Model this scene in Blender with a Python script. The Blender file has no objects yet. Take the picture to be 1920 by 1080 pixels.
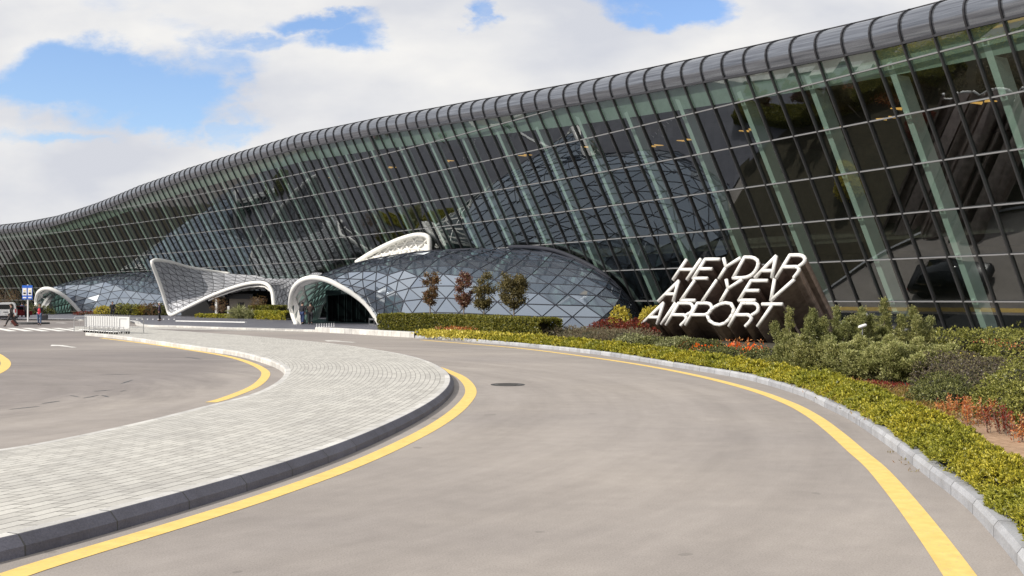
import bpy, bmesh, math, random
import numpy as np
from mathutils import Vector, Matrix
R = math.radians
C = bpy.context.scene.collection
sc = bpy.context.scene
# ------------------------------------------------------------------ camera
F, CX, HY, CH = 1904.0, 960.0, 561.7, 2.1        # focal length, principal column, horizon row (1920 px frame), eye height
cam = bpy.data.objects.new('camera', bpy.data.cameras.new('camera'))
C.objects.link(cam); sc.camera = cam
cam.location = (0, 0, CH); cam.rotation_euler = (R(90), 0, 0)
cam.data.sensor_width = 36; cam.data.lens = 36*F/1920
cam.data.shift_y = (HY-540)/1920
cam.data.clip_start = .1; cam.data.clip_end = 6000
# ------------------------------------------------------------------ sky and sun
SUN_FROM = Vector((-.84, -.50, .70)).normalized()
ELEV = math.asin(SUN_FROM.z); AZ = math.atan2(SUN_FROM.x, SUN_FROM.y)
w = bpy.data.worlds.new('World'); sc.world = w; w.use_nodes = True
nt = w.node_tree; nt.nodes.clear()
def N(t, tree=None, **k):
    n = (tree or nt).nodes.new(t)
    for a, b in k.items(): setattr(n, a, b)
    return n
def L(a, b, tree=None): (tree or nt).links.new(a, b)
def mth(op, a, b=None, tree=None, clamp=False, c=None):
    n = N('ShaderNodeMath', tree, operation=op); n.use_clamp = clamp
    for i, v in enumerate((a, b, c)):
        if v is None: continue
        if isinstance(v, (int, float)): n.inputs[i].default_value = v
        else: L(v, n.inputs[i], tree)
    return n.outputs[0]
sky = N('ShaderNodeTexSky', sky_type='NISHITA', sun_disc=False)
sky.sun_elevation = ELEV; sky.sun_rotation = AZ; sky.air_density = 1.25; sky.dust_density = .2; sky.ozone_density = 1.7
tc = N('ShaderNodeTexCoord'); sep = N('ShaderNodeSeparateXYZ'); L(tc.outputs['Generated'], sep.inputs[0])
ay = mth('MAXIMUM', mth('ABSOLUTE', sep.outputs[1]), .06)
U = mth('DIVIDE', sep.outputs[0], ay); V = mth('DIVIDE', sep.outputs[2], ay)
cw = N('ShaderNodeCombineXYZ'); L(U, cw.inputs[0]); L(mth('MULTIPLY', V, 1.6), cw.inputs[1]); L(mth('MULTIPLY', sep.outputs[1], .3), cw.inputs[2])
def warp(seed, sc_, det):
    o_ = N('ShaderNodeVectorMath', operation='ADD'); o_.inputs[1].default_value = (seed, seed*.7, 0); L(cw.outputs[0], o_.inputs[0])
    n_ = N('ShaderNodeTexNoise'); n_.inputs['Scale'].default_value = sc_; n_.inputs['Detail'].default_value = det; n_.inputs['Roughness'].default_value = .6; L(o_.outputs[0], n_.inputs['Vector']); return mth('SUBTRACT', n_.outputs[0], .5)
UW = mth('ADD', U, mth('MULTIPLY', warp(3.3, 9, 7), .17)); VW = mth('ADD', V, mth('MULTIPLY', warp(8.1, 9, 7), .085))
com = N('ShaderNodeCombineXYZ'); L(mth('MULTIPLY', U, 1.0), com.inputs[0]); L(mth('MULTIPLY', V, 2.1), com.inputs[1]); L(mth('MULTIPLY', sep.outputs[1], .3), com.inputs[2])
nz1 = N('ShaderNodeTexNoise'); nz1.inputs['Scale'].default_value = 5.5; nz1.inputs['Detail'].default_value = 9; nz1.inputs['Roughness'].default_value = .58; nz1.inputs['Distortion'].default_value = .25
L(com.outputs[0], nz1.inputs['Vector'])
nz2 = N('ShaderNodeTexNoise'); nz2.inputs['Scale'].default_value = 4.6; nz2.inputs['Detail'].default_value = 7; nz2.inputs['Roughness'].default_value = .5
off = N('ShaderNodeVectorMath', operation='ADD'); off.inputs[1].default_value = (3.1, .09, 1.7); L(com.outputs[0], off.inputs[0]); L(off.outputs[0], nz2.inputs['Vector'])
bias = None
# open patches of blue in the cloud cover, as directions (px of the 1920 frame -> slope), radii, depth
for (px, py, rx, ry, d) in [(150,150,190,66,1.1),(340,175,130,58,.95),(660,72,85,36,.7),(415,245,80,30,.6),(235,165,215,75,1.0),(300,215,150,42,.8),(130,130,140,40,.7),(400,120,110,40,.45),(600,42,110,26,.75),(500,75,120,20,.5),(905,28,55,40,.8),(1240,12,130,36,.9),(1330,35,50,26,.5),
                            (700,60,40,30,.4),(130,255,120,16,.5),(60,380,110,14,.25),(430,225,60,30,.4)]:
    a = mth('DIVIDE', mth('SUBTRACT', UW, (px-CX)/F), rx/F); b = mth('DIVIDE', mth('SUBTRACT', VW, (HY-py)/F), ry/F)
    q = mth('SQRT', mth('ADD', mth('MULTIPLY', a, a), mth('MULTIPLY', b, b)))
    h = mth('MULTIPLY', mth('SUBTRACT', 1.35, q, clamp=True), d)
    bias = h if bias is None else mth('MAXIMUM', bias, h)
cov = mth('SUBTRACT', mth('ADD', mth('MULTIPLY', nz1.outputs[0], 1.5), .0), bias)
mask = N('ShaderNodeMapRange', interpolation_type='SMOOTHSTEP'); mask.inputs[1].default_value = .0; mask.inputs[2].default_value = .55
L(cov, mask.inputs[0])
cr = N('ShaderNodeValToRGB'); L(nz2.outputs[0], cr.inputs[0])
cr.color_ramp.elements[0].position = .37; cr.color_ramp.elements[0].color = (6.7, 6.9, 7.5, 1)
cr.color_ramp.elements[1].position = .66; cr.color_ramp.elements[1].color = (9.4, 9.25, 9.0, 1)
skyb = N('ShaderNodeMix', data_type='RGBA', blend_type='MULTIPLY'); skyb.inputs[0].default_value = 1
L(sky.outputs[0], skyb.inputs[6]); skyb.inputs[7].default_value = (1.32, 1.42, 1.76, 1)
mx = N('ShaderNodeMix', data_type='RGBA'); L(mask.outputs[0], mx.inputs[0]); L(skyb.outputs[2], mx.inputs[6]); L(cr.outputs[0], mx.inputs[7])
bg = N('ShaderNodeBackground'); bg.inputs[1].default_value = .1; L(mx.outputs[2], bg.inputs[0])
L(bg.outputs[0], N('ShaderNodeOutputWorld').inputs[0])
sl = bpy.data.lights.new('sun', 'SUN'); sl.energy = 4.7; sl.angle = R(.5); sl.color = (1, .94, .85)
so = bpy.data.objects.new('sun', sl); C.objects.link(so); so.rotation_euler = SUN_FROM.to_track_quat('Z', 'Y').to_euler()
sc.view_settings.view_transform = 'Standard'; sc.view_settings.look = 'None'; sc.view_settings.exposure = 0; sc.view_settings.gamma = 1
sc.view_settings.use_curve_mapping = False
sc.cycles.max_bounces = 8; sc.cycles.transparent_max_bounces = 24
# ------------------------------------------------------------------ helpers
rnd = random.Random(7); rng = np.random.default_rng(7)
def gp(px, py, z=0.0):
    "point of the horizontal plane z seen at a pixel"
    Y = F*(CH-z)/(py-HY); return Vector(((px-CX)/F*Y, Y, z))
def at(px, py, Y): return Vector(((px-CX)/F*Y, Y, CH+(HY-py)/F*Y))
class MB:
    def __init__(s): s.v = []; s.f = []; s.cur = 0; s.mi = []
    def add(s, vs, fs):
        b = len(s.v); s.v += [tuple(v) for v in vs]; s.f += [tuple(i+b for i in f) for f in fs]; s.mi += [s.cur]*len(fs)
    def quad(s, *p): s.add(p, [tuple(range(len(p)))])
    def bar(s, a, b, w, h, up=Vector((0, 0, 1)), ext=0):
        a = Vector(a); b = Vector(b); d = (b-a)
        if d.length < 1e-6: return
        d.normalize(); a = a-d*ext; b = b+d*ext
        x = d.cross(up)
        if x.length < 1e-4: x = d.cross(Vector((1, 0, 0)))
        x.normalize(); y = x.cross(d).normalized()
        x *= w/2; y *= h/2
        s.add([a-x-y, a+x-y, a+x+y, a-x+y, b-x-y, b+x-y, b+x+y, b-x+y],
              [(0, 1, 2, 3), (4, 7, 6, 5), (0, 4, 5, 1), (1, 5, 6, 2), (2, 6, 7, 3), (3, 7, 4, 0)])
    def box(s, x0, x1, y0, y1, z0, z1):
        s.bar(((x0+x1)/2, (y0+y1)/2, z0), ((x0+x1)/2, (y0+y1)/2, z1), abs(x1-x0), abs(y1-y0), up=Vector((0, 1, 0)))
    def tube(s, pts, r, n=8, cap=True, flat=None):
        pts = [Vector(p) for p in pts]; rings = []; up = None
        for i, p in enumerate(pts):
            d = (pts[min(i+1, len(pts)-1)]-pts[max(i-1, 0)]).normalized()
            if up is None: up = Vector((0, 0, 1)) if abs(d.z) < .9 else Vector((1, 0, 0))
            x = d.cross(up).normalized(); y = x.cross(d).normalized(); up = y
            rr = r[i] if hasattr(r, '__len__') else r
            rings.append([p+(x*math.cos(t)+y*math.sin(t))*rr for t in (2*math.pi*k/n for k in range(n))])
        vs = [q for g in rings for q in g]; fs = []
        for i in range(len(rings)-1):
            for k in range(n): fs.append((i*n+k, i*n+(k+1) % n, (i+1)*n+(k+1) % n, (i+1)*n+k))
        if cap: fs += [tuple(range(n))[::-1], tuple((len(rings)-1)*n+k for k in range(n))]
        s.add(vs, fs)
    def prism(s, poly, d):
        n = len(poly); a = [Vector(p) for p in poly]; b = [p+Vector(d) for p in a]
        s.add(a+b, [tuple(range(n)), tuple(range(2*n-1, n-1, -1))]+[(i, i+n, (i+1) % n+n, (i+1) % n) for i in range(n)])
    def lathe(s, prof, c, n=16):
        vs = [(c[0]+r*math.cos(2*math.pi*k/n), c[1]+r*math.sin(2*math.pi*k/n), c[2]+z) for r, z in prof for k in range(n)]
        s.add(vs, [(i*n+k, i*n+(k+1) % n, (i+1)*n+(k+1) % n, (i+1)*n+k) for i in range(len(prof)-1) for k in range(n)])
    def build(s, name, m, parent=None, smooth=False, recalc=True):
        me = bpy.data.meshes.new(name); me.from_pydata(s.v, [], s.f)
        if recalc:
            bm = bmesh.new(); bm.from_mesh(me); bmesh.ops.recalc_face_normals(bm, faces=bm.faces); bm.to_mesh(me); bm.free()
        o = link(name, me, m, parent, smooth)
        if max(s.mi, default=0) > 0: me.polygons.foreach_set('material_index', s.mi[:len(me.polygons)])
        return o
def link(name, me, m, parent=None, smooth=False):
    for m_ in (m if isinstance(m, (list, tuple)) else [m]):
        if m_: me.materials.append(m_)
    if smooth: me.polygons.foreach_set('use_smooth', [True]*len(me.polygons))
    o = bpy.data.objects.new(name, me); C.objects.link(o)
    if parent: o.parent = parent
    return o
def thing(name, label, cat, loc=(0, 0, 0), rz=0, group=None):
    o = bpy.data.objects.new(name, None); C.objects.link(o); o.location = loc; o.rotation_euler = (0, 0, rz); o.empty_display_size = .3
    return tag(o, label, cat, group)
def tag(o, label, cat=None, group=None, kind=None):
    if label: o['label'] = label
    if cat: o['category'] = cat
    if group: o['group'] = group
    if kind: o['kind'] = kind
    return o
def struct(o): o['kind'] = 'structure'; return o
def dup(root, loc, rz, label=None, scale=1):
    r = root.copy(); C.objects.link(r); r.location = loc; r.rotation_euler = (0, 0, rz); r.scale = (scale,)*3 if not hasattr(scale, '__len__') else scale
    if label: r['label'] = label
    for ch in list(root.children):
        c = ch.copy(); C.objects.link(c); c.parent = r
        for g in ch.children:
            d = g.copy(); C.objects.link(d); d.parent = c
    return r
def npmesh(name, V, Fq, m, parent=None, k=4):
    V = np.asarray(V, np.float32); Fq = np.asarray(Fq, np.int32)
    me = bpy.data.meshes.new(name); me.vertices.add(len(V)); me.vertices.foreach_set('co', V.ravel())
    me.loops.add(Fq.size); me.loops.foreach_set('vertex_index', Fq.ravel())
    me.polygons.add(len(Fq)); me.polygons.foreach_set('loop_start', np.arange(len(Fq), dtype=np.int32)*k)
    me.update(calc_edges=True); me.validate()
    return link(name, me, m, parent)
def spline(pts, n):
    "Catmull-Rom through points, resampled to n evenly spaced points"
    P = [Vector(p) for p in pts]; P = [P[0]*2-P[1]]+P+[P[-1]*2-P[-2]]; out = []
    for i in range(1, len(P)-2):
        a, b, c, d = P[i-1:i+3]
        for t in (k/12 for k in range(12)):
            out.append(.5*((2*b)+(c-a)*t+(2*a-5*b+4*c-d)*t*t+(3*b-a-3*c+d)*t**3))
    out.append(P[-2])
    return resample(out, n)
def resample(P, n):
    A = np.array([tuple(p) for p in P]); s = np.r_[0, np.cumsum(np.linalg.norm(np.diff(A, axis=0), axis=1))]
    t = np.linspace(0, s[-1], n)
    return [Vector(q) for q in np.stack([np.interp(t, s, A[:, i]) for i in range(3)], 1)]
# ------------------------------------------------------------------ materials
def mat(name, col=(.5, .5, .5), rough=.6, metal=0, spec=.5, build=None, bump=None):
    m = bpy.data.materials.new(name); m.use_nodes = True; t = m.node_tree; b = t.nodes['Principled BSDF']
    b.inputs['Base Color'].default_value = (*col, 1); b.inputs['Roughness'].default_value = rough; b.inputs['Metallic'].default_value = metal
    b.inputs['Specular IOR Level'].default_value = spec
    if build: build(t, b)
    return m
def noise(t, scale, detail=4, rough=.5, vec=None, coord='Object', stretch=None):
    n = N('ShaderNodeTexNoise', t); n.inputs['Scale'].default_value = scale; n.inputs['Detail'].default_value = detail; n.inputs['Roughness'].default_value = rough
    if vec is None:
        c = N('ShaderNodeTexCoord', t); vec = c.outputs[coord]
    if stretch:
        mp = N('ShaderNodeMapping', t); mp.inputs['Scale'].default_value = stretch; L(vec, mp.inputs[0], t); vec = mp.outputs[0]
    L(vec, n.inputs['Vector'], t); return n.outputs[0]
def ramp(t, fac, stops):
    r = N('ShaderNodeValToRGB', t); L(fac, r.inputs[0], t); e = r.color_ramp.elements
    while len(e) < len(stops): e.new(.5)
    for x, (p, c) in zip(e, stops): x.position = p; x.color = (*c, 1)
    return r.outputs[0]
def mixc(t, f, a, b, mode='MIX'):
    n = N('ShaderNodeMix', t, data_type='RGBA', blend_type=mode)
    for i, v in ((0, f), (6, a), (7, b)):
        if isinstance(v, (int, float)): n.inputs[i].default_value = v
        elif isinstance(v, tuple): n.inputs[i].default_value = (*v, 1)
        else: L(v, n.inputs[i], t)
    return n.outputs[2]
def bumpn(t, b, h, strength=.3, dist=.02):
    n = N('ShaderNodeBump', t); n.inputs['Strength'].default_value = strength; n.inputs['Distance'].default_value = dist
    L(h, n.inputs['Height'], t); L(n.outputs[0], b.inputs['Normal'], t)
def b_speck(c1, c2, scale=40, bs=.2, big=None):
    def f(t, b):
        n = noise(t, scale, 5, .7); col = ramp(t, n, [(.3, c1), (.7, c2)])
        if big:
            n2 = noise(t, big, 3); col = mixc(t, 1.0, col, ramp(t, n2, [(.3, (.8, .8, .8)), (.7, (1.1, 1.1, 1.1))]), 'MULTIPLY')
        L(col, b.inputs['Base Color'], t)
        if bs: bumpn(t, b, n, bs, .01)
    return f
def b_asphalt(t, b):
    fine = noise(t, 60, 4, .8); mid = noise(t, 3.0, 5, .6); big = noise(t, .12, 4, .55); st = noise(t, .5, 5, .6, stretch=(.35, 1.6, 1))
    col = ramp(t, fine, [(.25, (.185, .168, .155)), (.48, (.305, .278, .256)), (.72, (.37, .342, .318))])
    col = mixc(t, 1.0, col, ramp(t, big, [(.35, (.86, .85, .86)), (.62, (1.08, 1.06, 1.04))]), 'MULTIPLY')
    col = mixc(t, 1.0, col, ramp(t, mid, [(.3, (.93, .93, .93)), (.7, (1.05, 1.05, 1.05))]), 'MULTIPLY')
    col = mixc(t, 1.0, col, ramp(t, st, [(.3, (.95, .95, .955)), (.6, (1.02, 1.02, 1.02))]), 'MULTIPLY')
    c = N('ShaderNodeTexCoord', t); sp_ = N('ShaderNodeVectorMath', t, operation='SUBTRACT'); sp_.inputs[1].default_value = (-17, 21, 0); L(c.outputs['Object'], sp_.inputs[0], t)
    ln = N('ShaderNodeVectorMath', t, operation='LENGTH'); L(sp_.outputs[0], ln.inputs[0], t); sx = N('ShaderNodeSeparateXYZ', t); L(sp_.outputs[0], sx.inputs[0], t)
    an = mth('ARCTAN2', sx.outputs[1], sx.outputs[0], t); cv = N('ShaderNodeCombineXYZ', t); L(mth('MULTIPLY', ln.outputs['Value'], 1.1, t), cv.inputs[0], t); L(mth('MULTIPLY', an, 2.2, t), cv.inputs[1], t)
    ring = noise(t, 1.0, 5, .65, vec=cv.outputs[0]); col = mixc(t, 1.0, col, ramp(t, ring, [(.32, (.86, .855, .85)), (.62, (1.05, 1.05, 1.05))]), 'MULTIPLY')
    sv = N('ShaderNodeVectorMath', t, operation='MULTIPLY'); ad = N('ShaderNodeVectorMath', t, operation='ADD'); ad.inputs[1].default_value = (17, -27, 0); L(c.outputs['Object'], ad.inputs[0], t); L(ad.outputs[0], sv.inputs[0], t); sv.inputs[1].default_value = (1/11, 1/19, 0)
    l2 = N('ShaderNodeVectorMath', t, operation='LENGTH'); L(sv.outputs[0], l2.inputs[0], t)
    wv = mth('ADD', l2.outputs['Value'], mth('MULTIPLY', mth('SUBTRACT', ring, .5, t), .35, t), t); sc2 = N('ShaderNodeSeparateXYZ', t); L(c.outputs['Object'], sc2.inputs[0], t)
    wv = mth('MINIMUM', wv, mth('MULTIPLY', mth('ADD', sc2.outputs[0], 34, t), .06, t), t)
    col = mixc(t, 1.0, col, ramp(t, wv, [(.70, (.72, .715, .74)), (.93, (1, 1, 1))]), 'MULTIPLY')
    spot = noise(t, 1.7, 2, .4); col = mixc(t, mth('MULTIPLY', mth('GREATER_THAN', spot, .735, t), .35, t), col, (.12, .11, .10))
    L(col, b.inputs['Base Color'], t); bumpn(t, b, fine, .35, .006)
def b_pavers(scale_w, scale_h, c1, c2, cj, mort=.012, coord='UV'):
    def f(t, b):
        c = N('ShaderNodeTexCoord', t); br = N('ShaderNodeTexBrick', t); L(c.outputs[coord], br.inputs['Vector'], t)
        br.inputs['Scale'].default_value = 1; br.inputs['Brick Width'].default_value = scale_w; br.inputs['Row Height'].default_value = scale_h
        br.inputs['Mortar Size'].default_value = mort; br.inputs['Mortar Smooth'].default_value = .2; br.inputs['Bias'].default_value = -.35
        br.inputs['Color1'].default_value = (*c1, 1); br.inputs['Color2'].default_value = (*c2, 1); br.inputs['Mortar'].default_value = (*cj, 1)
        n = noise(t, 30, 4, .7); n2 = noise(t, .9, 6, .7)
        col = mixc(t, 1.0, br.outputs[0], ramp(t, n, [(.3, (.86, .86, .86)), (.7, (1.08, 1.08, 1.08))]), 'MULTIPLY')
        col = mixc(t, 1.0, col, ramp(t, n2, [(.3, (.86, .86, .87)), (.6, (1.04, 1.04, 1.04))]), 'MULTIPLY')
        L(col, b.inputs['Base Color'], t); bumpn(t, b, mth('SUBTRACT', n, br.outputs[1], t), .35, .01)
    return f
def b_kerb(c1, c2):
    def f(t, b):
        c = N('ShaderNodeTexCoord', t); s = N('ShaderNodeSeparateXYZ', t); L(c.outputs['UV'], s.inputs[0], t)
        fr = mth('FRACT', s.outputs[0], tree=t); j = mth('LESS_THAN', fr, .016, t)
        wn = N('ShaderNodeTexWhiteNoise', t, noise_dimensions='1D'); L(mth('FLOOR', s.outputs[0], tree=t), wn.inputs['W'], t)
        n = noise(t, 55, 3, .8); col = ramp(t, n, [(.3, c1), (.7, c2)])
        col = mixc(t, 1.0, col, ramp(t, wn.outputs[0], [(0, (.82, .82, .84)), (1, (1.12, 1.12, 1.12))]), 'MULTIPLY')
        col = mixc(t, 1.0, col, ramp(t, noise(t, 2.5, 5, .65), [(.35, (.82, .81, .8)), (.6, (1.04, 1.04, 1.04))]), 'MULTIPLY')
        col = mixc(t, j, col, (.05, .05, .05)); L(col, b.inputs['Base Color'], t); bumpn(t, b, n, .3, .01)
    return f
def schlick(t, base, k=1.0):
    "two-sided coated-glass reflectance"
    g = N('ShaderNodeNewGeometry', t); d = N('ShaderNodeVectorMath', t, operation='DOT_PRODUCT'); L(g.outputs['Normal'], d.inputs[0], t); L(g.outputs['Incoming'], d.inputs[1], t)
    x = mth('SUBTRACT', 1.0, mth('ABSOLUTE', d.outputs['Value'], tree=t), t, True)
    return mth('ADD', mth('MULTIPLY', mth('POWER', x, 4.0, t), (1-base)*k, t), base, t, clamp=True)
def glass_wall_mat(name, tint, refl, base=.06, rough=0.0):
    m = bpy.data.materials.new(name); m.use_nodes = True; t = m.node_tree; t.nodes.clear()
    tr = N('ShaderNodeBsdfTransparent', t); tr.inputs[0].default_value = (*tint, 1)
    gl = N('ShaderNodeBsdfGlossy', t); gl.inputs['Roughness'].default_value = rough; gl.inputs[0].default_value = (.92, .97, 1, 1)
    fac = schlick(t, base, refl)
    mix = N('ShaderNodeMixShader', t); L(fac, mix.inputs[0], t); L(tr.outputs[0], mix.inputs[1], t); L(gl.outputs[0], mix.inputs[2], t)
    L(mix.outputs[0], N('ShaderNodeOutputMaterial', t).inputs[0], t); return m
def b_random(c1, c2, c3=None, trans=0):
    def f(t, b):
        g = N('ShaderNodeNewGeometry', t); st = [(0, c1), (1, c2)] if c3 is None else [(0, c1), (.5, c2), (1, c3)]
        L(ramp(t, g.outputs['Random Per Island'], st), b.inputs['Base Color'], t)
    return f
def b_leaf(cols, patch=None, pscale=.6):
    def f(t, b):
        g = N('ShaderNodeNewGeometry', t); k = len(cols)-1
        col = ramp(t, g.outputs['Random Per Island'], [(i/k, c) for i, c in enumerate(cols)])
        if patch:
            n = noise(t, pscale, 3, .5, vec=g.outputs['Position'])
            col = mixc(t, ramp(t, n, [(.42, (0, 0, 0)), (.6, (1, 1, 1))]), col, mixc(t, 1.0, col, patch, 'MULTIPLY'))
        L(col, b.inputs['Base Color'], t); b.inputs['Roughness'].default_value = .42; b.inputs['Specular IOR Level'].default_value = .4
        tl = N('ShaderNodeBsdfTranslucent', t); L(col, tl.inputs[0], t)
        mx = N('ShaderNodeMixShader', t); mx.inputs[0].default_value = .28; L(b.outputs[0], mx.inputs[1], t); L(tl.outputs[0], mx.inputs[2], t)
        L(mx.outputs[0], t.nodes['Material Output'].inputs[0], t)
    return f
def b_worn(t, b):
    n = noise(t, 38, 5, .75); n2 = noise(t, 2.2, 5, .7)
    col = ramp(t, noise(t, 6, 4, .6), [(.3, (.68, .46, .13)), (.7, (.79, .56, .18))])
    wear = mth('MULTIPLY', mth('GREATER_THAN', n, .60, t), mth('GREATER_THAN', n2, .50, t), t)
    L(mixc(t, mth('MULTIPLY', wear, .7, t), col, (.34, .30, .25)), b.inputs['Base Color'], t)
M = dict(
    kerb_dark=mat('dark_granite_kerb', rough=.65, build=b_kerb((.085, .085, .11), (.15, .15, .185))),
    asphalt=mat('asphalt', rough=.9, build=b_asphalt),
    pavers=mat('pavers', rough=.85, build=b_pavers(.38, .18, (.53, .515, .475), (.38, .365, .335), (.19, .18, .165), .011)),
    slate=mat('slate_paving', rough=.45, build=b_pavers(1.6, .8, (.115, .115, .14), (.16, .16, .185), (.07, .07, .08), .02, 'Object')),
    kerb=mat('granite_kerb', rough=.7, build=b_kerb((.30, .31, .33), (.46, .47, .49))),
    kerb_light=mat('light_kerb', rough=.8, build=b_kerb((.50, .49, .46), (.66, .65, .62))),
    yellow=mat('yellow_line', rough=.8, build=b_worn),
    white_line=mat('white_line', rough=.8, build=b_speck((.62, .61, .58), (.82, .81, .78), 25, .1)),
    iron=mat('cast_iron', (.09, .085, .08), .6, .3),
    tar=mat('tar', (.05, .05, .05), .5),
    soil=mat('soil', rough=1, build=b_speck((.25, .15, .085), (.46, .31, .20), 12, .6, 1.5)),
    mulch=mat('mulch', rough=1, build=b_speck((.022, .020, .012), (.075, .062, .035), 7, .6, .9)),
    mullion=mat('mullion_metal', rough=.42, metal=.0, build=b_speck((.034, .035, .038), (.05, .05, .052), 3, 0)),
    mullion_cap=mat('transom_metal', (.20, .20, .205), .4, .2),
    soffit=mat('soffit_board', rough=.7, build=b_speck((.40, .45, .40), (.50, .55, .50), 2, 0)),
    column=mat('column_steel', rough=.5, build=b_speck((.72, .76, .73), (.80, .83, .80), 2, 0)),
    white=mat('white_rim', rough=.35, build=b_speck((.77, .76, .72), (.82, .81, .78), 3, 0)),
    letter=mat('letter_white', rough=.4, build=b_speck((.78, .77, .75), (.84, .83, .81), 5, 0)),
    bars=mat('dome_bars', (.03, .032, .042), .65, 0, .2),
    lattice=mat('lattice_white', rough=.5, build=b_speck((.70, .69, .66), (.78, .77, .74), 4, 0)),
    rib=mat('cornice_rib', (.035, .035, .04), .4, .3),
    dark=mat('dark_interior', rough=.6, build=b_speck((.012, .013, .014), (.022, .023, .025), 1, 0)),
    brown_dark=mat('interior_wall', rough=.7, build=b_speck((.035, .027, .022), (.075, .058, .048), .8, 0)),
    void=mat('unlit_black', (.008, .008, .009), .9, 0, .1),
    black=mat('black_metal', (.012, .012, .014), .35),
    chrome=mat('chrome_wire', (.62, .62, .62), .3, .8),
    white_paint=mat('white_paint', rough=.35, build=b_speck((.74, .74, .73), (.8, .8, .79), 6, 0)),
    rubber=mat('rubber', (.02, .02, .02), .8),
    blue=mat('sign_blue', (.02, .12, .55), .4),
    sign_yellow=mat('sign_yellow', (.75, .5, .03), .5),
    red_lamp=mat('red_lamp', (.45, .02, .02), .2),
    beige=mat('beige_wall', rough=.8, build=b_speck((.32, .28, .23), (.42, .37, .31), 4, 0)),
    bark=mat('bark', rough=.9, build=b_speck((.10, .08, .065), (.24, .20, .16), 20, .4)),
    flank_glass=glass_wall_mat('flank_glass', (.11, .20, .19), .5, .07),
    facade_glass=glass_wall_mat('facade_glass', (.55, .655, .61), .95, .22),
    van_glass=mat('van_glass', (.01, .012, .014), .05),
)
def b_cornice(t, b):
    c = N('ShaderNodeTexCoord', t); s = N('ShaderNodeSeparateXYZ', t); L(c.outputs['UV'], s.inputs[0], t)
    cb = N('ShaderNodeCombineXYZ', t); L(mth('MULTIPLY', s.outputs[0], .25, t), cb.inputs[0], t); L(mth('MULTIPLY', s.outputs[1], 9, t), cb.inputs[1], t)
    n = noise(t, 1.0, 3, .6, vec=cb.outputs[0])
    L(ramp(t, n, [(.3, (.13, .14, .165)), (.7, (.31, .33, .37))]), b.inputs['Base Color'], t)  # bluish sky reflections painted as streaks in colour and roughness
    L(ramp(t, n, [(.3, (.10,)*3), (.7, (.26,)*3)]), b.inputs['Roughness'], t)
M['cornice'] = mat('cornice_metal', metal=.75, build=b_cornice)
def dome_glass():
    m = bpy.data.materials.new('dome_glass'); m.use_nodes = True; t = m.node_tree; b = t.nodes['Principled BSDF']
    g = N('ShaderNodeNewGeometry', t)
    L(ramp(t, g.outputs['Random Per Island'], [(0, (.08, .10, .13)), (.6, (.10, .125, .16)), (1, (.13, .155, .19))]), b.inputs['Base Color'], t)
    b.inputs['Roughness'].default_value = .07; b.inputs['Metallic'].default_value = 0
    gl = N('ShaderNodeBsdfGlossy', t); gl.inputs['Roughness'].default_value = .05; gl.inputs[0].default_value = (.72, .80, .90, 1)
    mx = N('ShaderNodeMixShader', t); 
    L(schlick(t, .27, 1.0), mx.inputs[0], t); L(b.outputs[0], mx.inputs[1], t); L(gl.outputs[0], mx.inputs[2], t)
    L(mx.outputs[0], t.nodes['Material Output'].inputs[0], t); return m
M['dome_glass'] = dome_glass()
def b_panel(t, b):
    g = N('ShaderNodeNewGeometry', t)
    L(ramp(t, g.outputs['Random Per Island'], [(0, (.33, .34, .37)), (1, (.46, .47, .50))]), b.inputs['Base Color'], t)
M['panel'] = mat('canopy_panel', rough=.42, metal=.1, build=b_panel)
M['joint'] = mat('panel_joint', (.10, .10, .11), .6)
def b_sweep(t, b):
    c = N('ShaderNodeTexCoord', t)
    n = noise(t, 3.0, 4, .6); L(ramp(t, n, [(.3, (.23, .18, .16)), (.7, (.45, .36, .32))]), b.inputs['Base Color'], t)
M['bronze'] = mat('brushed_bronze', metal=.7, rough=.32, build=b_sweep)
# ------------------------------------------------------------------ ground, roads, kerbs
def flat(name, poly, z, m):
    b = MB(); b.quad(*[(p[0], p[1], z) for p in poly]); return struct(b.build(name, m, recalc=False))
flat('ground', [(-1500, -1500), (1500, -1500), (1500, 1500), (-1500, 1500)], 0, M['asphalt'])
def strip(name, A, B, zA, zB, m, kind=True):
    n = len(A); V = []; uv = []; s = 0
    for i in range(n):
        if i: s += ((A[i]-A[i-1]).length+(B[i]-B[i-1]).length)/2
        wdt = (A[i]-B[i]).length
        V += [(A[i].x, A[i].y, zA), (B[i].x, B[i].y, zB)]; uv += [(s, 0), (s, wdt)]
    me = bpy.data.meshes.new(name); Fc = [(2*i, 2*i+1, 2*i+3, 2*i+2) for i in range(n-1)]
    me.from_pydata(V, [], Fc); l = me.uv_layers.new(name='UV')
    for i, f in enumerate(Fc):
        for k, vi in enumerate(f): l.data[i*4+k].uv = uv[vi]
    bm = bmesh.new(); bm.from_mesh(me)
    for f in bm.faces:
        if f.normal.z < 0: f.normal_flip()
    bm.to_mesh(me); bm.free()
    o = link(name, me, m)
    return struct(o) if kind else o
def normals2(P):
    out = []
    for i in range(len(P)):
        d = P[min(i+1, len(P)-1)]-P[max(i-1, 0)]; out.append(Vector((d.y, -d.x, 0)).normalized())   # right of travel
    return out
def offset(P, d): return [p+n*d for p, n in zip(P, normals2(P))]
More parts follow.
